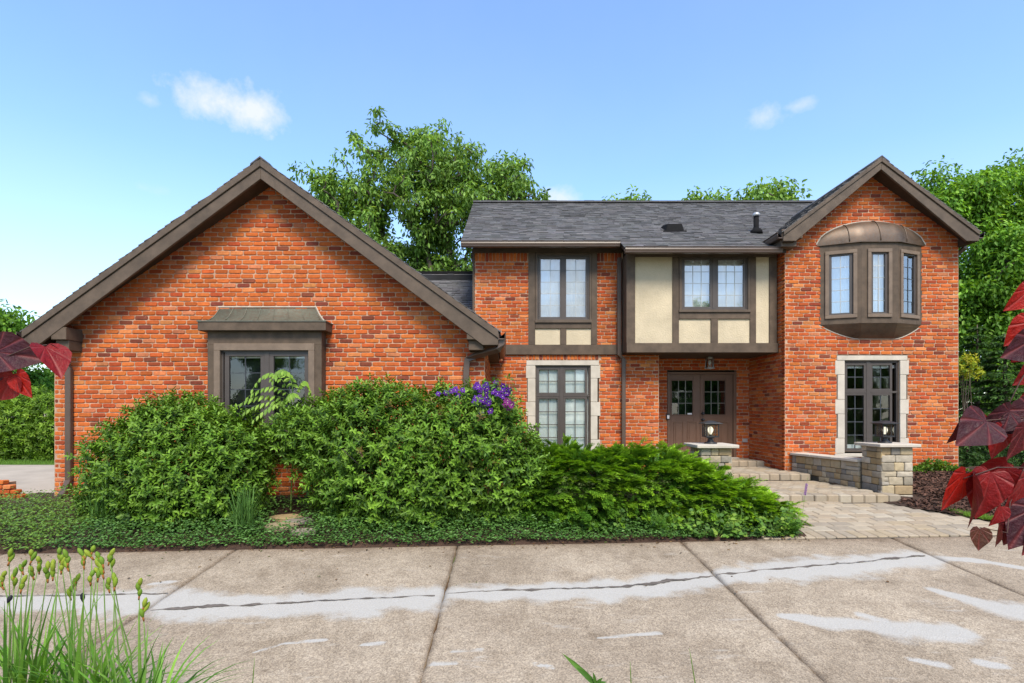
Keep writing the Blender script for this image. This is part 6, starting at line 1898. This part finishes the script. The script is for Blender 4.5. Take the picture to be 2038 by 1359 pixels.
daylily(U(45, 3.2), 3.2, 95, 1.05, .72, 'daylily clump at the lower left corner with budded stalks', stA, 31)
daylily(U(175, 3.15), 3.15, 110, 1.0, .75, 'middle daylily clump by the drive with the most budded stalks', stB, 32)
daylily(U(275, 3.05), 3.05, 100, .9, .78, 'daylily clump nearest the open drive with few budded stalks', stC, 33)
# weed and stray blades at the lower edge
wx, wy = U(1185, 3.45), 3.45
wd = empty('weed', (wx, wy, plane(wy)), 'small leafy weed at the lower edge of the drive', 'weed')
Q, D, Nn, Ls = [], [], [], []
for (tx, ty) in ((1122, 1297), (1135, 1310), (1150, 1325), (1197, 1345), (1205, 1352), (1180, 1335), (1165, 1345), (1172, 1362), (1195, 1365)):
    b = Vector((wx, wy, V(1362, wy))); t = Vector((U(tx, wy), wy-.03, V(ty, wy)))
    Q.append(list(b)); D.append(list(t-b)); Nn.append([0, -.8, .5]); Ls.append(max(.05, (t-b).length))
Q, D, Nn, Ls = map(np.array, (Q, D, Nn, Ls))
vs, fs, tt = leaf_arrays(Q, D, Nn, Ls, np.clip(Ls*.22, .022, .035), tints(len(Q), [(0.07, 0.17, 0.03), (0.10, 0.22, 0.04)]))
link_mesh('foliage', np_mesh('foliage', vs, fs, M['leaf'], tt), wd)
mb = MB(); mb.tube([(wx, wy, plane(wy)-.01), (wx, wy, V(1355, wy))], .004, 5); mb.build('stem', M['stem'], wd)
for (px, py, tx, ty, lb) in ((1262, 1345, 1254, 1316, 'short curved grass blade beside the leafy weed on the drive'), (1398, 1345, 1372, 1290, 'thin leaning grass blade on the drive, right of the weed'), (500, 1360, 507, 1308, 'thin upright grass blade on the drive by the daylilies')):
    yy = 3.5; zb = plane(yy)
    mb = MB(); a, b = Vector((U(px, yy)+.02, yy, zb-.01)), Vector((U(tx, yy), yy, V(ty, yy))); mb.cur = (.13, .24, .04)
    mid = a.lerp(b, .5)+Vector((-.015, 0, -.01))
    mb.tube([tuple(a), tuple(a.lerp(mid, .5)), tuple(mid), tuple(mid.lerp(b, .6)), tuple(b)], [.002, .003, .004, .003, .0008], 5, True, .3)
    tag(mb.build('grass_sprig', M['leaf'], None, 0, True), lb, 'grass blade')

# redbud twigs close to the lens
def heart_leaf(seed, col, under):
    """heart shaped leaf, petiole at the origin, tip along +X, length 1, gently cupped and folded"""
    r = random.Random(seed); half = [(0, 0), (-.10, .16), (-.06, .34), (.10, .47), (.32, .49), (.55, .38), (.76, .21), (.92, .07), (1.0, 0)]
    cup = r.uniform(.1, .5); curl = r.uniform(-.1, .45)
    def z(x, y): return cup*abs(y)**1.3-curl*max(0, x)**2*.5+.018*math.sin(x*9+seed)*abs(y)*2
    mb = MB(); V_ = []
    mid = [(x, 0) for x in (0, .04, .08, .2, .36, .56, .76, .92, 1.0)]
    for s in (1, -1):
        for k in range(8):
            (x0, y0), (x1, y1) = half[k], half[k+1]; (a0, _), (a1, _) = mid[k], mid[k+1]
            h0, h1 = ((a0+x0)/2, y0/2), ((a1+x1)/2, y1/2)
            q = [(a0, 0), (a1, 0), (h1[0], h1[1]*s), (h0[0], h0[1]*s)]; q2 = [(h0[0], h0[1]*s), (h1[0], h1[1]*s), (x1, y1*s), (x0, y0*s)]
            for qq in (q, q2):
                if s < 0: qq = qq[::-1]
                c = tuple(v*r.uniform(.92, 1.08) for v in col); mb.cur = c
                pts = [(x, y, z(x, y)) for x, y in qq]
                mb.add(pts, [(0, 1, 2, 3)])
    me = mb.mesh('leaf', M['redleaf'], True)
    # weld for smooth shading
    import bmesh
    bm = bmesh.new(); bm.from_mesh(me); bmesh.ops.remove_doubles(bm, verts=bm.verts, dist=1e-4); bm.to_mesh(me); bm.free()
    me.polygons.foreach_set('use_smooth', [True]*len(me.polygons))
    return me
RED = (0.36, 0.014, 0.010); MAR = (0.085, 0.008, 0.011); PUR = (0.055, 0.014, 0.022); BRN = (0.085, 0.03, 0.018); CRI = (0.22, 0.010, 0.012)
def redbud(loc, limbs, twigs, leaves, label, fill):
    o = empty('redbud_tree', loc, label, 'tree')
    mb = MB()
    for lm in limbs: mb.tube([p[:3] for p in lm], [p[3] for p in lm], 8)
    mb.build('trunk', M['bark'], o, 0, True)
    rr = random.Random(loc[0]); meshes = [heart_leaf(900+k_, c_, 0) for k_, c_ in enumerate((RED, MAR, CRI, PUR, CRI))]
    tw_ = MB()
    for k_ in range(70):
        lm = rr.choice(limbs); i_ = rr.randrange(1, len(lm)); a = Vector(lm[i_-1][:3]).lerp(Vector(lm[i_][:3]), rr.random())
        if a.z < 0.75: continue
        p = a+Vector((rr.uniform(.0, .5)*fill, rr.uniform(-.45, .03), rr.uniform(-.25, .35)))
        tw_.tube([tuple(a), tuple(a.lerp(p, .5)+Vector((0, 0, .04))), tuple(p)], [.003, .002, .0012], 5, False)
        ob = bpy.data.objects.new('leaf', rr.choice(meshes)); COL.objects.link(ob); attach(ob, o)
        ob.location = p; ob.scale = (rr.uniform(.07, .1),)*3; ob.rotation_euler = (rr.uniform(-.8, .8), rr.uniform(.5, 1.4), rr.uniform(0, 6.28))
    tw_.build('twigs', M['twig'], o, 0, True)
    for tw in twigs:
        mb = MB(); pts = [(U(px, y), y, V(py, y)) for px, py, y in tw]
        mb.tube(pts, [.0017*(1-.4*i/len(pts)) for i in range(len(pts))], 6); mb.build('twig', M['twig'], o, 0, True)
    for k, (px, py, tx, ty, y, col, tilt, roll) in enumerate(leaves):
        a = Vector((U(px, y), y, V(py, y))); b = Vector((U(tx, y+tilt), y+tilt, V(ty, y+tilt)))
        X_ = (b-a); s = X_.length; X_ = X_.normalized()
        ref = Vector((math.sin(roll), -math.cos(roll), 0.15)).normalized()
        Z_ = (ref-X_*ref.dot(X_)).normalized(); Y_ = Z_.cross(X_)
        ob = bpy.data.objects.new('leaf', heart_leaf(500+k, col, 0)); COL.objects.link(ob); attach(ob, o)
        mt = Matrix((( X_.x, Y_.x, Z_.x, 0), (X_.y, Y_.y, Z_.y, 0), (X_.z, Y_.z, Z_.z, 0), (0, 0, 0, 1)))
        mt = mt @ Matrix.Diagonal((s, s*random.uniform(.72, .98), s*random.uniform(.8, 1.3), 1)); mt.translation = a
        ob.matrix_basis = mt
yr = 1.25
TRK = plane(1.3)
redbud((2.1, 1.35, TRK), [[(2.1, 1.35, TRK-.05, .035), (2.08, 1.33, .2, .03), (2.0, 1.3, 1.0, .024), (1.9, 1.28, 1.7, .016), (1.8, 1.25, 2.3, .006)], [(2.0, 1.3, 1.0, .014), (1.75, 1.27, 1.55, .009), (1.5, 1.25, 1.72, .005), (U(2200, yr), yr, V(560, yr), .003)], [(1.95, 1.29, 1.35, .010), (2.3, 1.4, 1.9, .004)]], [[(2200, 560, yr), (2100, 640, yr), (2030, 760, yr), (1990, 840, yr)], [(2060, 700, yr), (2045, 830, yr), (1985, 835, yr), (1945, 838, yr), (1925, 845, yr)],
        [(2080, 760, yr), (2040, 930, yr), (1985, 930, yr), (1940, 945, yr), (1918, 952, yr)], [(2040, 930, yr), (2010, 1000, yr), (2005, 1060, yr), (1950, 1050, yr)]],
       [(2050, 575, 2008, 618, yr, RED, .0, .3), (2062, 640, 2000, 688, yr, RED, .02, -.3), (2062, 672, 1990, 712, yr, PUR, -.02, .6), (2055, 690, 2012, 722, yr+.03, CRI, .02, .2), (2075, 715, 2024, 768, yr, CRI, .0, .4), (2070, 780, 2022, 812, yr, CRI, .02, .1),
        (1908, 846, 1888, 884, yr, MAR, .0, .5), (1948, 822, 1912, 858, yr+.02, CRI, .02, .2), (1964, 838, 1912, 882, yr-.02, PUR, -.03, -.4), (2010, 818, 1952, 862, yr, PUR, .0, .3), (2060, 815, 1990, 862, yr, PUR, .0, -.2),
        (1996, 846, 1972, 914, yr, CRI, .02, .2), (2040, 850, 2008, 918, yr-.02, MAR, .0, .4), (1922, 942, 1872, 1016, yr, RED, .01, .5), (1936, 950, 1944, 1054, yr-.02, MAR, .0, .9), (1972, 940, 1952, 1036, yr, CRI, .0, -.3),
        (2004, 920, 1938, 945, yr+.03, CRI, .04, .2), (2005, 935, 1984, 1005, yr+.02, CRI, .02, -.4), (1992, 1008, 1976, 1050, yr, CRI, .0, .3), (1950, 1052, 1946, 1096, yr-.02, BRN, .0, -.2), (1988, 1042, 1978, 1090, yr, MAR, .02, .7),
        (2045, 950, 2010, 1040, yr, CRI, .0, .5), (2062, 1010, 2010, 1095, yr, PUR, .0, -.3), (2065, 900, 2012, 968, yr+.03, MAR, .03, .2), (2080, 1050, 2030, 1105, yr, MAR, .0, .2), (2030, 1020, 2000, 1085, yr+.02, MAR, .0, -.6)],
       'redbud tree with hanging dark red heart shaped leaves at the right edge', 1)
TRK = plane(2.45)
redbud((-2.95, 2.5, TRK), [[(-2.95, 2.5, TRK-.05, .03), (-2.9, 2.4, .3, .026), (-2.75, 2.2, 1.0, .02), (-2.6, 2.0, 1.8, .012), (-2.5, 1.9, 2.3, .005)], [(-2.75, 2.2, 1.0, .011), (-2.25, 1.7, 1.5, .007), (-1.75, 1.35, 1.68, .004), (U(-160, yr), yr, V(640, yr), .0025)]], [[(-160, 640, yr), (-60, 690, yr), (0, 715, yr), (30, 742, yr)], [(0, 715, yr), (60, 690, yr), (95, 686, yr)]],
       [(-8, 700, 82, 712, yr, PUR, .0, .2), (90, 690, 126, 748, yr-.02, CRI, -.02, 1.15), (96, 692, 142, 722, yr, PUR, .02, -.5), (32, 744, 62, 792, yr, RED, .0, -.2), (28, 746, -8, 800, yr, CRI, .02, .4), (0, 735, -30, 760, yr, PUR, 0, .2)],
       'redbud tree showing just a few purple red leaves at the left edge', -1)

# leaf litter and twigs along the bed edge
n = 420
X = rng.uniform(-9, 4, n); Yl = 6.94+.0563*X+rng.normal(-.02, .10, n)-np.where(rng.uniform(0, 1, n) < .12, rng.uniform(0, 1.6, n), 0)
Zl = np.where(Yl < 6.94+.0563*X, GZ0+GS*Yl+.006, GZ0+GS*Yl+.03)
a = rng.uniform(0, 2*PI, n)
vs, fs, tt = leaf_arrays(np.stack([X, Yl, Zl], 1), np.stack([np.cos(a), np.sin(a), rng.uniform(-.05, .35, n)], 1), np.stack([rng.normal(0, .3, n), rng.normal(0, .3, n), np.ones(n)], 1), rng.uniform(.02, .055, n), rng.uniform(.008, .024, n),
                         tints(n, [(0.16, 0.085, 0.04), (0.10, 0.05, 0.025), (0.24, 0.15, 0.07), (0.06, 0.035, 0.02), (0.09, 0.13, 0.03)]))
tag(link_mesh('leaf_litter', np_mesh('leaf_litter', vs, fs, M['leaf'], tt)), 'dry brown leaf litter along the edge of the bed and drive', 'litter', kind='stuff')
